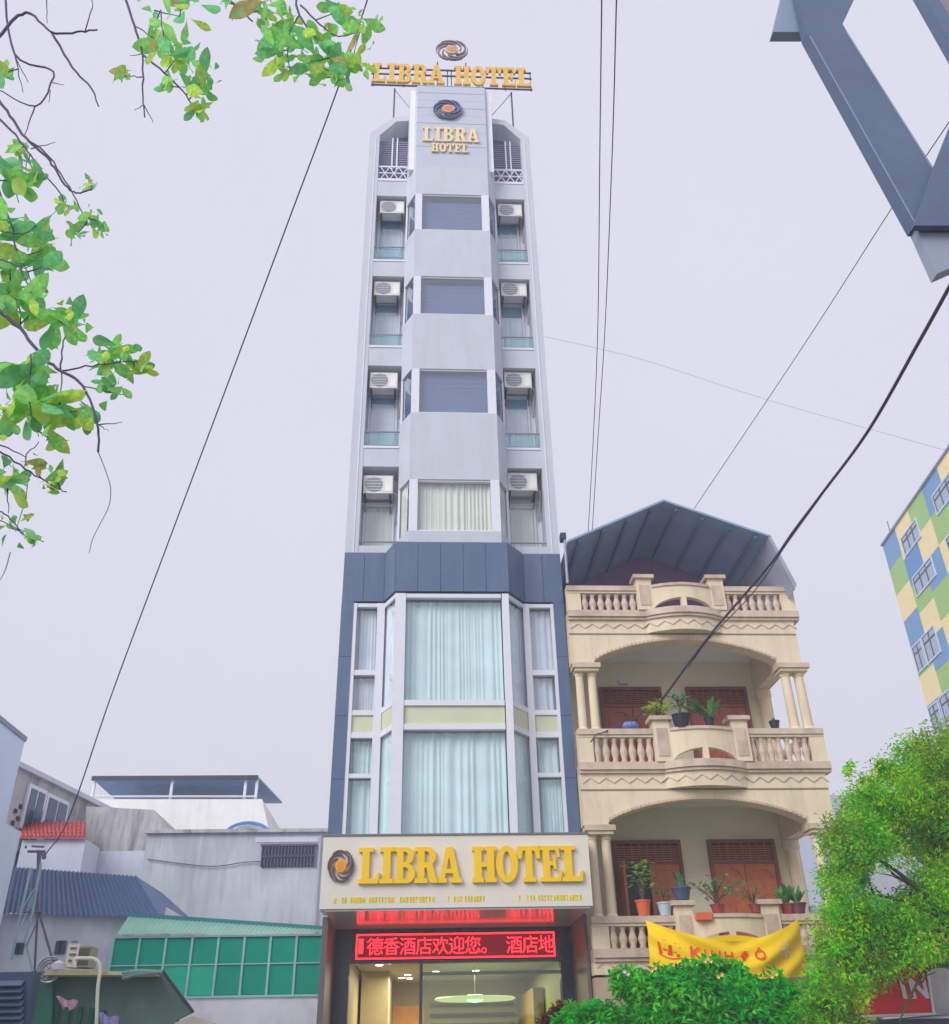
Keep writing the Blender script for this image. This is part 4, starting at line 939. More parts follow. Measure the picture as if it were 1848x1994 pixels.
B(p.x-1, r_.x, 19.5, 23, 0, p.z-.0).build('wall', mWW, lh)
for (x0, x1, y0, y1) in ((30, 46, 1836, 1858), (108, 128, 1832, 1858)):
    a = px_box(x0, x1, y0, y1, 19.48, .05); w_ = MB().box(a[0], a[1], 19.46, 19.495, a[4], a[5]).build('window', mat('small_dark_window', lin(78, 88, 108), .5), lh)
    B((a[0]+a[1])/2-.012, (a[0]+a[1])/2+.012, 19.44, 19.458, a[4], a[5]).build('bar', mDark, w_)
# green glazed annex
ga = thing('green_glazed_annex', 'annex with a long band of green translucent window panels left of the hotel', 'building')
GY = 18.6
XL, XR = at(213, 1880, GY).x, -1.83; zt = at(400, 1825, GY).z; zb = at(400, 1939, GY).z; zm = at(400, 1878, GY).z
mGP = mat('green_polycarbonate', lin(0, 158, 132), .5, var=.12, scale=2, spec=.2); mGP2 = mat('bright_green_patch', lin(20, 190, 150), .3, var=.15)
mGF = mat('pale_green_frame', lin(150, 205, 205), .5)
n = 8
for i in range(n):
    a = XL+(XR-XL)*i/n; b = XL+(XR-XL)*(i+1)/n
    for j, (z0_, z1_) in enumerate(((zb, zm), (zm, zt))):
        B(a+.02, b-.02, GY+.03, GY+.05, z0_+.012, z1_-.012).build('green_panel', mGP2 if (i in (2, 3) and j == 0) else mGP, ga)
    B(a-.02, a+.02, GY, GY+.06, zb, zt).build('mullion', mGF, ga)
B(XR-.02, XR+.02, GY, GY+.06, zb, zt).build('mullion', mGF, ga)
B(XL+.02, XR-.02, GY+.005, GY+.03, zm-.01, zm+.01).build('transom', mGF, ga)
B(XL, XR, GY-.01, GY+.07, zt, zt+.03).build('head_rail', mGF, ga); B(XL, XR, GY-.01, GY+.07, zb-.04, zb).build('sill', mGF, ga)
B(XL, XR+.03, GY+.055, GY+.1, zb, zt).build('backing', mat('green_backing', lin(8, 110, 96), .7), ga)
B(XL, XR+.03, GY+.02, 23, 0, zb-.04).build('wall', mWW, ga)
# translucent corrugated strip roof above
s0_, s1_ = at(250, 1785, 19.1), at(640, 1812, 19.1); cr = MB(); vs = []; n = 90
for i in range(n+1):
    t = s0_.lerp(s1_, i/n); b = Vector((t.x, GY-.05, zt+.05)); off = Vector((0, 0, .02 if i % 2 else 0)); vs += [t+off, b+off]
cr.add(vs, [(2*i, 2*i+1, 2*i+3, 2*i+2) for i in range(n)]); cr.build('corrugated_strip', mat('pale_green_corrugated', lin(140, 190, 170), .5, var=.1), ga)
MB().hexa([(s0_.x, 19.08, s0_.z), (s1_.x, 19.08, s1_.z), (s1_.x, 19.3, s1_.z), (s0_.x, 19.3, s0_.z)], [(s0_.x, 19.08, s0_.z+.07), (s1_.x, 19.08, s1_.z+.07), (s1_.x, 19.3, s1_.z+.07), (s0_.x, 19.3, s0_.z+.07)]).build('ridge_cap', mat('teal_cap', lin(60, 130, 140), .5), ga)
# front green shed
gs = thing('green_shed', 'dark green tin shed roof in the bottom left corner', 'shed')
mGT = mat('dark_green_tin', lin(52, 120, 100), .5, var=.25, scale=2, stain=.4, stain_col=(.12, .16, .14, 1)); mGT2 = mat('faded_green_tin', lin(92, 122, 114), .6, var=.2, scale=1.5)
poly([(100, 1897), (318, 1892), (375, 1970), (345, 1985), (330, 2040), (92, 2040)], 13.0, .12).build('roof_sheet', mGT2, gs)
poly([(62, 1892), (104, 1890), (98, 2040), (52, 2040)], 12.9, .1).build('metal_sheet', mGT, gs)
rb = MB()
for i in range(5): 
    p = at(110+i*22, 1955+i*3, 12.98); rb.box(p.x, p.x+.05, 12.95, 12.98, 1.6, p.z)
rb.build('shed_post', mat('bright_green_post', lin(18, 100, 78), .5), gs)
e0, e1, e2 = at(316, 1890, 12.95), at(376, 1971, 12.95), at(318, 1893, 12.95)
MB().tube([e0, e1], .02, 5).build('edge_trim', mDark, gs)
p, q_ = at(88, 1888, 12.7), at(300, 1893, 12.7)
MB().hexa([(p.x, 12.7, p.z-.06), (q_.x, 12.7, q_.z-.03), (q_.x, 13.6, q_.z-.03), (p.x, 13.6, p.z-.06)], [(p.x, 12.7, p.z), (q_.x, 12.7, q_.z), (q_.x, 13.6, q_.z), (p.x, 13.6, p.z)]).build('plank_ledge', mat('pale_yellow_plank', lin(200, 190, 145), .8, var=.2), gs)
tp = MB(); p = at(240, 1895, 12.6)
for k in range(3): tp.tube(catmull([at(238, 1905-k*5, 12.6), at(270, 1897-k*3, 12.6), at(316, 1893, 12.6)], 5), .025, 5)
tag(tp.build('rolled_tarpaulin', mat('grey_tarp', lin(120, 150, 145), .8)), 'rolled grey-green tarpaulin on the edge of the green shed roof', 'tarpaulin')
tag(poly([(375, 1978), (430, 1996), (450, 2040), (330, 2040), (340, 1992)], 12.2, .05).build('canvas_awning', mat('beige_canvas', lin(190, 182, 170), .8)), 'beige canvas awning tip rising at the bottom edge right of the green shed', 'awning')
lv = thing('louvred_box', 'dark blue louvred metal box at the bottom left corner', 'container')
a = px_box(-30, 54, 1893, 2040, 11.8, 1); B(a[0], a[1], 11.8, 12.0, a[4], a[5]).build('casing', mat('slate_metal', lin(70, 90, 118), .5, var=.1), lv)
for i in range(8):
    y = 1912+i*13; p = at(-5, y, 11.75); q_ = at(44, y, 11.75)
    MB().hexa([(p.x, 11.72, p.z-.05), (q_.x, 11.72, p.z-.05), (q_.x, 11.795, p.z), (p.x, 11.795, p.z)], [(p.x, 11.70, p.z-.04), (q_.x, 11.70, p.z-.04), (q_.x, 11.795, p.z+.015), (p.x, 11.795, p.z+.015)]).build('louvre', mat('louvre_metal', lin(96, 122, 148), .45), lv)
# AC condenser standing on shed
cu_ = thing('condenser_unit', 'cream outdoor air conditioner standing on the ledge of the green shed', 'air conditioner')
a = px_box(130, 152, 1838, 1883, 12.8, .3); B(a[0], a[1], 12.8, 13.1, a[4], a[5]).build('casing', mat('cream_casing', lin(226, 218, 200), .5), cu_)
b = px_box(152.5, 174, 1842, 1883, 12.8, .3); B(b[0], b[1], 12.8, 13.1, b[4], b[5]).build('grille', mat('khaki_grille', lin(150, 155, 140), .6), cu_)
gb = MB()
for i in range(4): z = a[4]+.06+i*.07; gb.box(a[0]+.03, a[1]-.03, 12.785, 12.8, z, z+.02)
for i in range(9): x = b[0]+(b[1]-b[0])*(i+.5)/9; gb.box(x-.003, x+.003, 12.79, 12.8, b[4]+.02, b[5]-.02)
gb.build('grille_slat', mat('grey_slat', lin(110, 112, 105), .6), cu_)  # darker grey slats on the casing and grille
tag(MB().tube(catmull([at(146, 1885, 12.6), at(146, 1868, 12.6), at(165, 1866, 12.6), at(185, 1868, 12.6), at(195, 1885, 12.6), at(190, 1930, 12.6), at(187, 2030, 12.6)], 6), .022, 7).build('water_pipe', mat('cream_plastic_pipe', lin(225, 225, 205), .4), None, True), 'cream plastic pipe bending down in front of the green shed', 'pipe')
ds = thing('scrap_basket', 'round white and grey wheel-like basket on the shed beside the mast', 'basket')
c = at(96, 1888, 12.75); cc = MB()
for k in range(3): cc.tube([(c.x+(.14-.02*k)*math.cos(2*PI*t/16), 12.75+.03*k, c.z-.0+(.14-.03*k)*math.sin(2*PI*t/16)) for t in range(17)], .012, 5)
for k in range(8): a = 2*PI*k/8; cc.tube([(c.x, 12.75, c.z), (c.x+.14*math.cos(a), 12.75, c.z+.14*math.sin(a))], .006, 4)
cc.build('rim', mSteel, ds); c2 = at(113, 1883, 12.75); MB().lathe([(.02, c2.z-.07), (.07, c2.z-.03), (.07, c2.z+.04), (.02, c2.z+.07)], c2.x, c2.y, 12).build('bundle', mat('white_bundle', lin(215, 215, 230), .7), ds)
# clothes
def cloth(name, lab, pts, Y, m):
    P4 = [at(x, y, Y) for x, y in pts]; mb_ = MB(); n = 10
    vs = []
    for j in range(5):
        for i in range(n+1):
            u = i/n; v = j/4; p = P4[0].lerp(P4[1], u).lerp(P4[3].lerp(P4[2], u), v); p.y += .03*math.sin(u*14)*(v+.3); p.z += .015*math.sin(u*9+j); vs.append(p)
    mb_.add(vs, [(j*(n+1)+i, j*(n+1)+i+1, (j+1)*(n+1)+i+1, (j+1)*(n+1)+i) for j in range(4) for i in range(n)])
    return tag(mb_.build(name, m, None, True), lab, 'cloth')
cloth('hanging_cloth', 'pink and white rag hanging from the line in front of the shed', [(108, 1940), (152, 1950), (140, 1966), (122, 1962)], 12.5, mat('pink_rag', lin(205, 165, 185), .8, var=.3, scale=12))
cloth('hanging_cloth', 'lilac and blue rag hanging at the bottom edge beside the pipe', [(192, 1972), (232, 1982), (225, 2002), (196, 2000)], 12.5, mat('lilac_rag', lin(150, 145, 195), .8, var=.4, scale=14))
# mast
ms = thing('antenna_mast', 'thin lattice aerial mast on the white house roof at the left', 'mast')
mMs = mat('mast_steel', lin(150, 180, 190), .4, var=.2); mMd = mat('mast_dark', lin(104, 100, 116), .6, var=.2)
MYY = 13.6
def msg(pts, r=.016, m=mMd, nm='mast_leg'): MB().tube([at(x, y, Y) for x, y, Y in pts], r, 5).build(nm, m, ms)
msg([(61, 1690, 13.4), (40, 1778, 13.4), (22, 1870, 13.4)], .017, mMs); msg([(80, 1680, 13.5), (63, 1778, 13.5), (48, 1830, 13.5), (65, 1895, 13.5)], .017, mMs)
msg([(74, 1655, 13.7), (73, 1780, 13.7), (67, 1895, 13.7)]); msg([(75, 1775, 13.6), (107, 1885, 13.6)]); msg([(76, 1690, 13.6), (78, 1660, 13.6)], .02)
msg([(44, 1768, 13.4), (67, 1730, 13.45), (60, 1770, 13.5)], .01, mMs, 'brace'); msg([(40, 1776, 13.4), (82, 1776, 13.6)], .01, mMd, 'brace'); msg([(42, 1800, 13.4), (66, 1740, 13.6)], .009, mMs, 'brace'); msg([(52, 1842, 13.45), (70, 1800, 13.6)], .009, mMd, 'brace')
msg([(54, 1658, 13.6), (88, 1658, 13.6)], .018, mMd, 'cross_arm'); msg([(50, 1647, 13.6), (50, 1652, 13.6)], .014, mMd, 'insulator'); msg([(62, 1648, 13.6), (86, 1649, 13.6)], .014, mMd, 'cross_arm'); msg([(84, 1660, 13.6), (86, 1672, 13.6)], .03, mMd, 'insulator')
msg([(67, 1890, 13.5), (67, 2060, 13.5)], .025)

# ================================================================== CABLES
mCab = mat('black_cable', lin(66, 56, 84), .6); mCabL = mat('old_rope', lin(96, 86, 108), .8)
def cable(label, pts, r, m=mCab, g='overhead cables', nm='overhead_cable', cat='cable'):
    o_ = MB().tube(catmull([at(x, y, Y) for x, y, Y in pts], 12), r, 6).build(nm, m, None, True); tag(o_, label, cat, g); return o_
cable('thin braided cable running from the top near the leaves down to the left mast', [(722, -20, 6.5), (655, 180, 7.4), (560, 435, 8.6), (450, 730, 10.2), (330, 1050, 12), (220, 1345, 13.2), (135, 1590, 13.9), (88, 1665, 13.6)], .009)
cable('left strand of the pair of cables dropping to the yellow house roof', [(1172, -20, 5), (1168, 300, 8), (1164, 640, 12), (1155, 860, 15), (1145, 1042, 17.6)], .0075, mat('plum_cable', lin(112, 80, 112), .6))
cable('right strand of the pair of cables dropping to the yellow house roof', [(1201, -20, 5), (1192, 300, 8), (1178, 640, 12), (1164, 860, 15), (1153, 1038, 17.6)], .0075, mat('plum_cable', lin(112, 80, 112), .6))
cable('straight thin wire slanting down behind the blue roof ridge', [(1870, 205, 9), (1740, 400, 12), (1560, 680, 17), (1352, 990, 23)], .010)
cable('thick black cable curving down across the cream house balconies', [(1870, 520, 7), (1790, 665, 8.5), (1690, 840, 10.5), (1600, 962, 12.5), (1545, 1035, 13.8), (1495, 1105, 14.6), (1380, 1240, 16), (1285, 1368, 17.2)], .024)
cable('second strand looping below the thick black cable by the roof skirt', [(1600, 965, 12.6), (1530, 1062, 13.6), (1470, 1150, 14.8), (1380, 1245, 16), (1340, 1300, 16.6)], .010)
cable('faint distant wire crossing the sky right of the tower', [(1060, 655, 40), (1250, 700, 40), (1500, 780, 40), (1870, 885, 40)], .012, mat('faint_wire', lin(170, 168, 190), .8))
cable('old grey hose draped over the left end of the upper balcony rail', [(1150, 1445, 17.5), (1162, 1430, 17.5), (1178, 1425, 17.55), (1230, 1400, 18.2), (1268, 1372, 19)], .014, mCabL, None, 'hose', 'hose')

# ================================================================== STEEL FRAME top right
sf = thing('steel_gantry', 'blue-grey steel box beams of a gantry in the top right corner', 'steel frame')
mBeam = mat('blue_grey_steel', lin(92, 110, 140), .6, var=.14, scale=1.5, stain=.3, stain_col=(.1, .12, .16, 1), bump=.1); mBeam2 = mat('blue_grey_steel_plate', lin(140, 156, 180), .6, var=.06)
GYb = 5.0
poly([(1548, -40), (1680, -40), (1640, 45), (1650, 62), (1818, 327), (1875, 420), (1875, 438), (1780, 438), (1570, 62)], GYb, .12).build('diagonal_beam', mBeam, sf)
poly([(1530, -40), (1562, -40), (1580, 62), (1505, 62)], GYb+.14, .1).build('gusset_plate', mBeam2, sf)
poly([(1818, 327), (1900, 120), (1900, 439), (1780, 439)], GYb-.06, .055).build('cross_beam', mBeam, sf)
poly([(1782, 438), (1900, 438), (1900, 500), (1825, 533)], GYb+.02, .1).build('end_plate', mat('pale_steel_plate', lin(150, 160, 180), .6), sf)
poly([(1770, -60), (1795, -60), (1900, 120), (1900, 165)], GYb+.5, .15).build('beam', mBeam, sf)
poly([(1805, -60), (1870, -60), (1900, 20), (1900, 100)], GYb+.9, .15).build('beam', mat('rust_beam', lin(140, 130, 150), .6), sf)
MB().tube([at(1577, 70, GYb-.004), at(1783, 436, GYb-.004)], .006, 4).build('weld_seam', mBeam2, sf); MB().tube([at(1648, 62, GYb-.004), at(1816, 328, GYb-.004)], .006, 4).build('weld_seam', mBeam2, sf)
B(5.6, 5.9, 5.0, 5.3, 0, 10).build('post', mBeam, sf); 

# ================================================================== NEAR TREE (left)
tree = thing('street_tree', 'near tree whose leafy branches and bare twigs hang in from the left and top', 'tree')
mBark = mat('grey_violet_bark', lin(96, 86, 108), .85, var=.2, scale=8); mTwig = mat('twig_bark', lin(92, 84, 112), .85)
TY = 5.0
MB().tube(catmull([(-5.2, 5.0, 0), (-5.15, 5, 2), (-5.3, 5.1, 4), (-5.0, 5, 7), (-5.1, 4.9, 10)], 6), .19, 10, taper=.1).build('trunk', mBark, tree, True)
for pts, r in (([(-5.2, 5, 3.2), (-4.2, 5, 4.2), tuple(at(-20, 860, TY))], .06), ([(-5.2, 5, 4.5), (-4.3, 5, 5.3), tuple(at(-15, 590, TY))], .06), ([(-5.1, 5, 6), (-4.3, 5, 7.2), tuple(at(-20, 180, TY))], .06), ([(-5.1, 5, 8.6), (-4.2, 5, 11.0), tuple(at(250, -90, TY)), tuple(at(580, -60, TY))], .06)):
    MB().tube(catmull(pts, 6), r, 8, taper=.02).build('limb', mBark, tree, True)
BR = [([(-15, 85), (30, 35), (60, 28), (100, 62), (150, 63), (190, 58)], 4.5), ([(100, 62), (140, 130), (178, 172), (192, 207)], 3.5), ([(8, -20), (28, 105), (98, 135), (100, 160), (68, 207), (-10, 172)], 3.2),
      ([(28, 105), (45, 180)], 2), ([(28, 105), (55, 160)], 1.8), ([(165, 63), (178, 20), (180, -10)], 2), ([(90, -10), (92, 45)], 1.8), ([(68, 207), (48, 262)], 2.2), ([(100, 160), (125, 165)], 1.6), ([(98, 175), (95, 200)], 1.6),
      ([(-20, 170), (20, 225), (50, 268), (85, 300), (110, 332), (132, 366), (152, 376), (178, 370)], 4), ([(50, 268), (95, 305), (135, 365), (170, 432)], 3), ([(-10, 225), (30, 262), (60, 305), (120, 380)], 3.4), ([(60, 290), (108, 277)], 1.8), ([(60, 300), (48, 330)], 1.8),
      ([(240, -20), (262, 50), (277, 106), (279, 180), (282, 228)], 3.6), ([(277, 106), (330, 150), (362, 185), (392, 238)], 3), ([(281, 205), (298, 238)], 1.8), ([(281, 205), (262, 215)], 1.5), ([(279, 105), (253, 108)], 1.6), ([(262, 50), (300, 75)], 2), ([(313, 20), (318, 75)], 2.2), ([(300, 20), (350, 32)], 2),
      ([(280, 150), (248, 148)], 2), ([(430, -15), (460, 12), (492, 42)], 4), ([(455, 8), (452, 40)], 2), ([(575, -20), (583, 30), (620, 80), (645, 112)], 3.6), ([(585, 10), (632, 55), (660, 70), (690, 65)], 2.8), ([(583, 30), (565, 60), (560, 110)], 2.6), ([(645, 112), (655, 150)], 2.4), ([(700, 60), (690, 100)], 2),
      ([(-25, 585), (0, 607), (40, 640), (80, 692), (120, 722), (160, 752), (190, 825), (191, 880)], 6), ([(120, 722), (180, 712), (232, 706), (282, 702)], 3.2), ([(118, 722), (124, 665), (140, 640)], 3), ([(20, 545), (38, 600), (42, 640)], 3), ([(192, 827), (238, 822)], 2.2), ([(192, 827), (212, 840)], 1.6), ([(160, 752), (250, 770)], 2.2),
      ([(-20, 868), (0, 880), (50, 912), (95, 942), (130, 958)], 3.4), ([(50, 905), (52, 885), (76, 860)], 2.4), ([(-10, 860), (50, 890)], 2.6), ([(-10, 990), (15, 1005), (45, 1038), (85, 1055)], 2.6), ([(15, 960), (16, 1000)], 2.2), ([(-10, 1010), (60, 1040)], 1.6),
      ([(-15, 330), (20, 430), (40, 520), (60, 570)], 3.2), ([(-10, 500), (40, 520), (60, 520)], 2), ([(0, 450), (45, 455), (70, 440)], 2.2), ([(40, 500), (72, 575)], 2), ([(60, 690), (58, 790), (75, 850)], 2.6), ([(120, 725), (115, 800)], 2.2)]
rnd = random.Random(5)
BP = []
for pts, r in BR:
    dy = rnd.uniform(-.12, .12)
    P3 = [at(x, y, TY+dy) for x, y in pts]; sc = (P3[0]-CAM).length/1800*.95
    c = catmull(P3, 5)
    for i in range(1, len(c)-1): c[i] += Vector((rnd.uniform(-1, 1), rnd.uniform(-1, 1), rnd.uniform(-1, 1)))*.006
    MB().tube(c, r*sc*.62, 6, taper=r*sc*.3).build('branch', mTwig, tree, True); BP += c
for pts in ([(191, 880), (205, 915), (215, 950), (212, 985), (195, 1020), (180, 1050), (174, 1076)], [(55, 925), (50, 970), (38, 1010), (30, 1035)], [(20, 1075), (10, 1110), (-5, 1138)]):
    MB().tube(catmull([at(x, y, TY) for x, y in pts], 6), .0042, 5, taper=.0025).build('tendril', mat('pale_tendril', lin(150, 146, 168), .8), tree, True)
# leaf meshes
mNL = [leafmat('near_leaf_green', lin(150, 220, 118), .6), leafmat('near_leaf_lime', lin(194, 228, 100), .62), leafmat('near_leaf_teal', lin(124, 204, 134), .58), leafmat('near_leaf_rust', lin(205, 188, 120), .55)]
def leafmesh(m, curl):
    vs = []; fs = []; n = 10; prof = [0.015, .045, .085, .125, .16, .19, .21, .205, .175, .11, 0.005]
    for i in range(n+1):
        t = i/n; z = -curl*t*t+.015*math.sin(t*17+curl*9); wv = prof[i]
        vs += [(-wv, t, z+.10*wv), (0, t, z-.0), (wv, t, z+.10*wv)]
    for i in range(n): a = i*3; fs += [(a, a+1, a+4, a+3), (a+1, a+2, a+5, a+4)]
    mb_ = MB(); mb_.add(vs, fs); vs2 = [Vector(v) for v in vs]
    # petiole
    mb_.tube([(0, -.15, .02), (0, 0, 0)], .012, 4)
    return mb_.build('leaf', m, tree, True)
protos = [leafmesh(mNL[i % 4], c) for i, c in enumerate((.12, .2, .35, .15, .3, .05, .25, .4))]
for p in protos: p.location = (-5.2, 5, 7.5); p.scale = (.15, .15, .15)
CL = [(352, 15, 26, 5, 46), (300, 48, 26, 4, 40), (322, 85, 26, 5, 44), (345, 112, 30, 7, 50), (240, 146, 8, 4, 30), (326, 165, 8, 3, 38), (388, 170, 20, 6, 42), (405, 150, 14, 4, 40), (388, 212, 12, 4, 42), (442, 5, 10, 3, 35),
      (512, 15, 30, 8, 55), (545, 48, 28, 9, 50), (550, 95, 30, 9, 50), (565, 135, 20, 6, 44), (610, 70, 20, 4, 45), (660, 20, 16, 4, 48), (702, 48, 22, 7, 46), (640, 100, 30, 9, 52), (650, 140, 26, 8, 52), (622, 150, 8, 3, 48), (695, 115, 20, 6, 46), (600, 120, 10, 3, 40),
      (5, 140, 12, 4, 45), (30, 292, 10, 3, 66), (35, 350, 25, 6, 66), (70, 335, 8, 2, 55), (180, 360, 10, 4, 32), (128, 400, 12, 5, 32), (188, 430, 22, 8, 36), (150, 455, 16, 5, 36), (62, 440, 22, 5, 50), (85, 485, 24, 5, 60), (15, 450, 28, 6, 60), (20, 520, 28, 7, 60), (92, 515, 8, 2, 60),
      (15, 580, 28, 8, 68), (110, 620, 32, 8, 62), (150, 625, 22, 6, 56), (60, 610, 20, 4, 56), (205, 700, 24, 7, 52), (240, 690, 20, 6, 48), (262, 715, 20, 6, 42), (220, 750, 20, 6, 42), (60, 730, 36, 8, 72), (50, 790, 36, 8, 72), (105, 790, 30, 8, 66), (150, 800, 26, 6, 60), (10, 810, 30, 6, 66), (105, 855, 8, 2, 55),
      (112, 930, 10, 5, 48), (72, 908, 12, 4, 32), (15, 935, 22, 6, 48), (100, 950, 6, 3, 40), (20, 1025, 20, 6, 48), (62, 1050, 8, 7, 34)]
nl = 0
view = Vector((0, -1, -.75)).normalized()
for (x, y, sp, n, L) in CL:
    for k in range(n):
        if nl >= 292: break
        c = at(x+rnd.gauss(0, sp*.62), y+rnd.gauss(0, sp*.62), TY+rnd.uniform(-.2, .2)); depth = (c-CAM).length
        cen = at(x, y, TY)
        dirv = (c-cen)*2+Vector((rnd.uniform(-1, 1), rnd.uniform(-.5, .5), rnd.uniform(-1.1, .8)))*.25
        dirv.normalize()
        nrm = (CAM-c).normalized()+Vector((rnd.uniform(-1, 1), rnd.uniform(-1, 1), rnd.uniform(-1, 1)))*.65
        s_ = dirv.cross(nrm); s_.normalize(); nz_ = s_.cross(dirv)
        Lm = L*depth/1800*rnd.uniform(.7, 1.25)
        ww = rnd.uniform(.85, 1.1)
        R = Matrix((s_, dirv, nz_)).transposed().to_4x4(); w_ = rnd.choices(range(8), weights=(4.5, 3, 3.4, .15, 4.5, 3, 3, .1))[0]
        if L < 33: w_ = rnd.choice((1, 3, 7, 5))
        lf = protos[w_].copy(); COL.objects.link(lf); lf.name = 'leaf'; lf.parent = tree
        lf.matrix_world = Matrix.Translation(c-dirv*Lm*.5) @ R @ Matrix.Diagonal((Lm*ww, Lm, Lm, 1)); nl += 1
    # twig to the nearest branch
    cen = at(x, y, TY); near = min(BP, key=lambda q: (q-cen).length)
    if .03 < (near-cen).length < .5:
        MB().tube([near, near.lerp(cen, .6)+Vector((0, 0, -.01)), cen], .006, 5, taper=.003).build('twig', mTwig, tree, True)

mbx = MB()
for (x, y, sp, n, L) in CL:
    for k in range(int(n*2.0)):
        c = at(x+rnd.gauss(0, sp*.8), y+rnd.gauss(0, sp*.8), TY+rnd.uniform(-.1, .4)); cen = at(x, y, TY); depth = (c-CAM).length
        d = (c-cen)*2+Vector((rnd.uniform(-1, 1), rnd.uniform(-.5, .5), rnd.uniform(-1.1, .8)))*.25; d.normalize()
        nr = (CAM-c).normalized()+Vector((rnd.uniform(-1, 1), rnd.uniform(-1, 1), rnd.uniform(-1, 1)))*.8
        s_ = d.cross(nr); s_.normalize(); u = s_.cross(d); Lm = L*depth/1800*rnd.uniform(.5, 1.0); c = c-d*Lm*.5; W_ = Lm*.2
        pf = ((.0, .03), (.2, .38), (.4, .72), (.6, .95), (.75, 1), (.88, .72), (.96, .35)); vs = []
        for (t_, wq) in pf: q3 = c+d*Lm*t_-u*Lm*.12*t_*t_; vs += [q3-s_*W_*wq+u*W_*.2*wq, q3, q3+s_*W_*wq+u*W_*.2*wq]
        vs.append(c+d*Lm-u*Lm*.12); m_ = len(pf)
        mbx.add(vs, [f_ for i in range(m_-1) for f_ in ((i*3, i*3+1, i*3+4, i*3+3), (i*3+1, i*3+2, i*3+5, i*3+4))]+[((m_-1)*3, (m_-1)*3+1, m_*3), ((m_-1)*3+1, (m_-1)*3+2, m_*3)], rnd.choice((0, 0, 1, 2, 2)))
stuff(mbx.build('small_leaves', mNL, tree))
# ================================================================== RIGHT TREE, BUSHES
def crown(blobs, n, L, W, mats, name, parent, seed, hole=None, weights=None, flat=.3, z_or=None):
    rnd = random.Random(seed); mb_ = MB(); tot = sum(b[3]**2 for b in blobs)
    for (cx_, cy_, cz_, r) in blobs:
        m = int(n*r*r/tot); ncl = max(3, int(m/22)); tone = rnd.randrange(len(mats))
        for k in range(ncl):
            while True:
                v = Vector((rnd.uniform(-1, 1), rnd.uniform(-1, 1), rnd.uniform(-1, 1)))
                if .35 < v.length < 1: break
            v = v*r; cc = Vector((cx_, cy_, cz_))+v; cr_ = rnd.uniform(.12, .24)*min(1, r*1.6); tn = tone if rnd.random() < .4 else rnd.choices(range(len(mats)), weights=weights)[0]
            for j in range(22):
                p = cc+Vector((rnd.gauss(0, 1), rnd.gauss(0, 1), rnd.gauss(0, .8)))*cr_*.55
                if hole and any((p-Vector(h[:3])).length < h[3] for h in hole): continue
                d = (p-cc)+Vector((rnd.uniform(-1, 1), rnd.uniform(-1, 1), rnd.uniform(-.9, .5)))*cr_
                d.normalize(); s = d.cross(Vector((rnd.uniform(-.6, .6), rnd.uniform(-.6, .6), 1))); s.normalize(); l_ = L*rnd.uniform(.6, 1.2); w_ = W*rnd.uniform(.7, 1.2)
                u = s.cross(d)*.18*l_
                mb_.add([p, p+d*l_*.5+s*w_*.5+u, p+d*l_, p+d*l_*.5-s*w_*.5+u], [(0, 1, 2), (0, 2, 3)], tn if rnd.random() < .8 else rnd.randrange(len(mats)))
    return mb_.build(name, mats, parent)
rtree = thing('leafy_tree', 'large bright green tree covering the right side beside the cream house', 'tree')
T_Y = 14.6
mR = [leafmat('tree_leaf_a', lin(138, 226, 34), .45), leafmat('tree_leaf_b', lin(196, 236, 44), .5), leafmat('tree_leaf_c', lin(84, 200, 44), .4), leafmat('tree_leaf_d', lin(160, 160, 76), .4)]
bl = []
for (x, y, rp, dy) in ((1650, 1640, 48, 0), (1690, 1590, 52, .3), (1740, 1545, 58, 0), (1790, 1500, 52, .4), (1845, 1490, 70, 0), (1640, 1700, 42, .3), (1660, 1760, 50, 0), (1700, 1650, 50, -.3), (1760, 1610, 60, .6), (1820, 1580, 60, .1), (1870, 1600, 70, .5),
                       (1640, 1815, 48, .1), (1690, 1840, 58, .3), (1740, 1800, 60, 0), (1790, 1770, 56, .4), (1840, 1740, 60, 0), (1850, 1660, 50, .8), (1790, 1832, 40, -.2), (1845, 1825, 46, .2), (1700, 1880, 36, 0), (1745, 1860, 34, .3), (1640, 1880, 46, 0), (1605, 1925, 38, -.2), (1645, 1945, 44, 0), (1590, 1965, 34, 0),
                       (1620, 1990, 46, .1), (1655, 1500, 12, 0), (1720, 1500, 18, 0), (1690, 1530, 16, 0), (1905, 1790, 50, 0), (1920, 1550, 80, 0), (1920, 1680, 80, 0)):
    c = at(x, y, T_Y+dy); depth = (c-CAM).length; bl.append((c.x, c.y, c.z, rp*depth/1900*1.0))
hc = at(1735, 1712, T_Y); hc2 = at(1690, 1735, T_Y)
holes = [(hc.x, hc.y-.2, hc.z, .36), (hc2.x, hc2.y-.2, hc2.z, .24), (hc.x+.15, hc.y+.5, hc.z+.1, .34), (hc.x, hc.y-.9, hc.z-.1, .3)]
stuff(crown(bl, 80000, .085, .032, mR, 'crown', rtree, 11, holes, (5, 4, 4, 1.2)))
tb = at(1930, 1960, T_Y)
MB().tube(catmull([(tb.x+.3, T_Y, 0), (tb.x+.2, T_Y, 1.2), (tb.x, T_Y, 2.2), (tb.x-.1, T_Y, 3.2)], 5), .14, 9, taper=.09).build('trunk', mBark, rtree, True)
base = Vector((tb.x-.1, T_Y, 3.0))
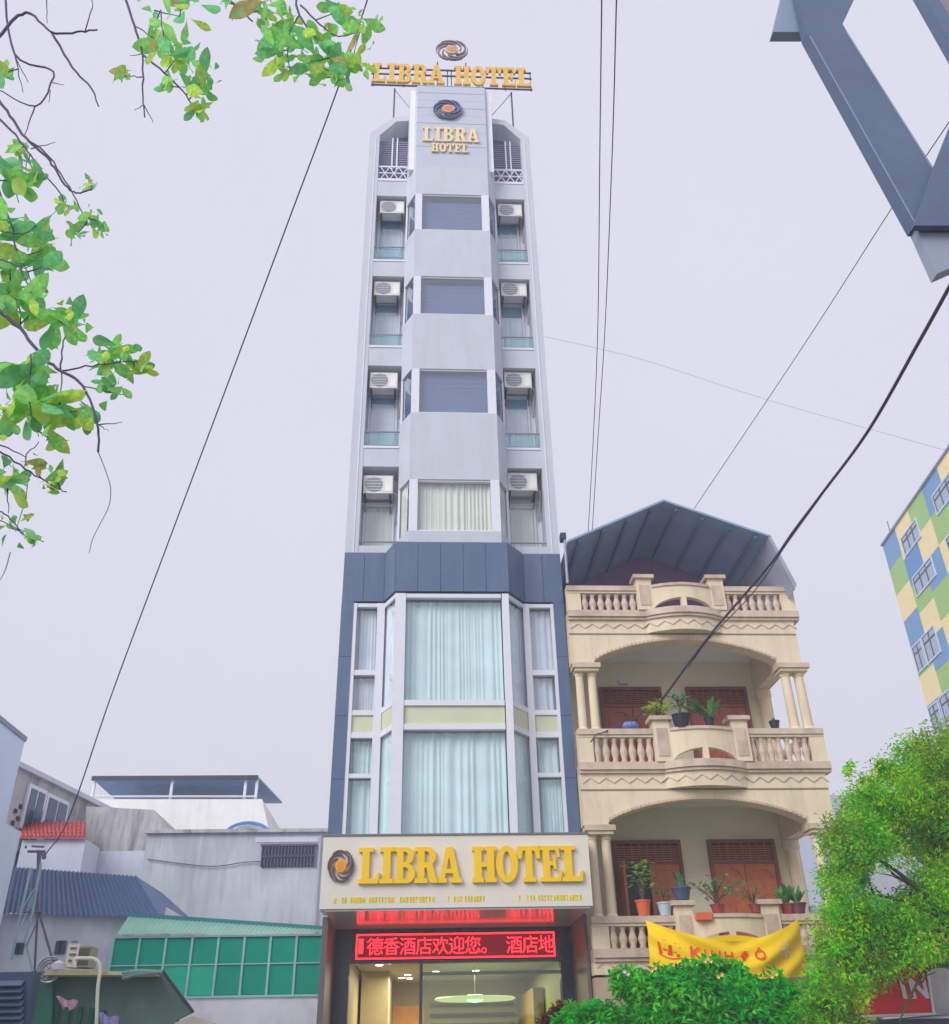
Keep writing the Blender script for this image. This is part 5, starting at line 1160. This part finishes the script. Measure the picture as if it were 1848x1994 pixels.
for tgt in ((1750, 1990), (1690, 1740), (1735, 1700), (1660, 1640), (1790, 1560), (1700, 1850), (1640, 1900), (1845, 1480)):
    p = at(tgt[0], tgt[1], T_Y+rnd.uniform(-.2, .3)); m_ = base.lerp(p, .5)+Vector((0, 0, .15))
    b_ = base if tgt != (1750, 1990) else Vector((tb.x, T_Y, 2.5))
    MB().tube(catmull([b_, m_, p], 7), .05, 6, taper=.012).build('branch', mat('brown_branch', lin(84, 78, 72), .9, var=.2), rtree, True)
    for k in range(4):
        q0 = m_.lerp(p, rnd.uniform(.1, .9)); q1 = q0+Vector((rnd.uniform(-.5, .3), rnd.uniform(-.2, .2), rnd.uniform(.0, .5)))
        MB().tube([q0, q0.lerp(q1, .5)+Vector((0, 0, .04)), q1], .014, 5, taper=.005).build('twig', mat('brown_branch', lin(84, 78, 72)), rtree, True)
# flowering shrub in front of the house
def bush(label, pts, n, seed, mats, L=.13, W=.055, Y=15.0, stems=()):
    t = thing('shrub', label, 'shrub'); bl = []
    for (x, y, rp, dy) in pts:
        c = at(x, y, Y+dy); bl.append((c.x, c.y, c.z, rp*(c-CAM).length/1900))
    stuff(crown(bl, n, L, W, mats, 'crown', t, seed))
    for (x, y) in stems:
        p = at(x, y, Y); MB().tube(catmull([(p.x+.1, Y, 0), (p.x, Y, 1.2), p], 4), .05, 7, taper=.02).build('stem', mBark, t, True)
    return t
mS = [leafmat('shrub_leaf_a', lin(22, 205, 66), .4), leafmat('shrub_leaf_b', lin(118, 222, 70), .45), leafmat('shrub_leaf_c', lin(22, 165, 66), .35)]
sh = bush('round glossy green flowering shrub in front of the yellow banner', [(1290, 1925, 34, 0), (1340, 1918, 36, .2), (1385, 1912, 34, 0), (1430, 1925, 36, .1), (1480, 1942, 32, 0), (1515, 1955, 26, .1), (1250, 1945, 38, 0), (1230, 1915, 24, 0), (1205, 1912, 16, 0), (1300, 1975, 50, -.1), (1370, 1970, 60, 0), (1440, 1975, 55, -.2), (1500, 1990, 45, 0), (1400, 1884, 18, 0), (1520, 1915, 18, 0), (1545, 1938, 12, 0), (1400, 2040, 80, 0), (1490, 2040, 60, 0), (1310, 2040, 60, 0)], 26000, 21, mS, stems=((1380, 1960), (1330, 1960)))
fm = MB(); mFl = mat('pale_yellow_petal', lin(240, 214, 120), .6); mFp = mat('pink_petal', lin(235, 205, 205), .6)
for (x, y, mi) in ((1377, 1867, 0), (1372, 1872, 0), (1383, 1872, 0), (1405, 1898, 0), (1398, 1902, 0), (1502, 1902, 0), (1510, 1897, 0), (1268, 1890, 0), (1275, 1885, 0), (1215, 1892, 1), (1222, 1897, 1), (1370, 1955, 0)):
    c = at(x, y, 14.55)
    for k in range(5):
        a = 2*PI*k/5; fm.add([c, c+Vector((.02*math.cos(a-.6), -.02, .02*math.sin(a-.6))), c+Vector((.038*math.cos(a), -.03, .038*math.sin(a))), c+Vector((.02*math.cos(a+.6), -.02, .02*math.sin(a+.6)))], [(0, 1, 2, 3)], mi)
fm.build('blossom', [mFl, mFp], sh)
bush('small bright green shrub by the hotel pillar at the bottom edge', [(1125, 1990, 26, 0), (1165, 1985, 28, 0), (1145, 2010, 40, 0), (1195, 2000, 26, 0), (1100, 2005, 18, 0), (1235, 2000, 20, 0)], 5000, 22, [leafmat('lime_shrub', lin(96, 190, 60), .4), mS[0]], stems=((1150, 2000),))
cr_ = bush('maroon leaved plant behind the small shrub at the hotel door', [(1080, 1985, 16, 0), (1098, 1965, 10, 0), (1070, 2005, 16, 0)], 1200, 23, [leafmat('maroon_leaf', lin(110, 50, 48), .3)], L=.12, W=.05, Y=17.0)
# grey-green tin roof between shrubs
tag(poly([(1450, 1955), (1545, 1952), (1600, 2010), (1420, 2030)], 15.6, .8).build('tin_awning', mat('pale_green_awning', lin(150, 170, 160), .7, var=.15)), 'pale green tin awning edge between the shrub and the right tree', 'awning')
# red sign at bottom right
rsn = thing('shop_sign', 'red shop board with white letters IN half hidden by the right tree', 'sign')
RYs = 15.6
P_ = [at(1668, 1978, RYs), at(1817, 1972, RYs), at(1803, 1868, RYs), at(1690, 1872, RYs)]
MB().prism(P_, (0, .12, 0)).build('board', mat('red_board', lin(232, 40, 44), .5, var=.08), rsn)
MB().tube([at(1666, 1980, RYs-.02), at(1822, 1974, RYs-.02)], .02, 5).build('rim', mTrim, rsn); MB().tube([at(1818, 1974, RYs-.02), at(1802, 1862, RYs-.02)], .02, 5).build('rim', mTrim, rsn)
p = at(1757, 1943, RYs-.01); text_obj('I', .38, (p.x, RYs-.01, p.z), mTrim, rsn, 'letter', .006, .012); p = at(1775, 1943, RYs-.01); text_obj('N', .38, (p.x, RYs-.01, p.z), mTrim, rsn, 'letter', .006, .012)
ks = thing('kiosk_building', 'grey shop wall with dark eave under the red board in the bottom right corner', 'shop')
a = at(1640, 1984, 15.65); b = at(1880, 1978, 15.65)
B(a.x, b.x, 15.55, 18.4, a.z-.14, a.z-.02).build('eave', mDark, ks); B(a.x+.1, b.x, 15.8, 18.3, 0, a.z-.14).build('wall', mWW, ks)
a = at(1822, 1972, 15.9); b = at(1900, 1860, 15.9); B(a.x, b.x, 15.9, 18.2, a.z-.03, b.z).build('white_wall', mat('white_far_wall', lin(205, 205, 215), .8, var=.1, stain=.2), ks)

# delete prototype-only leftovers

build_haze()
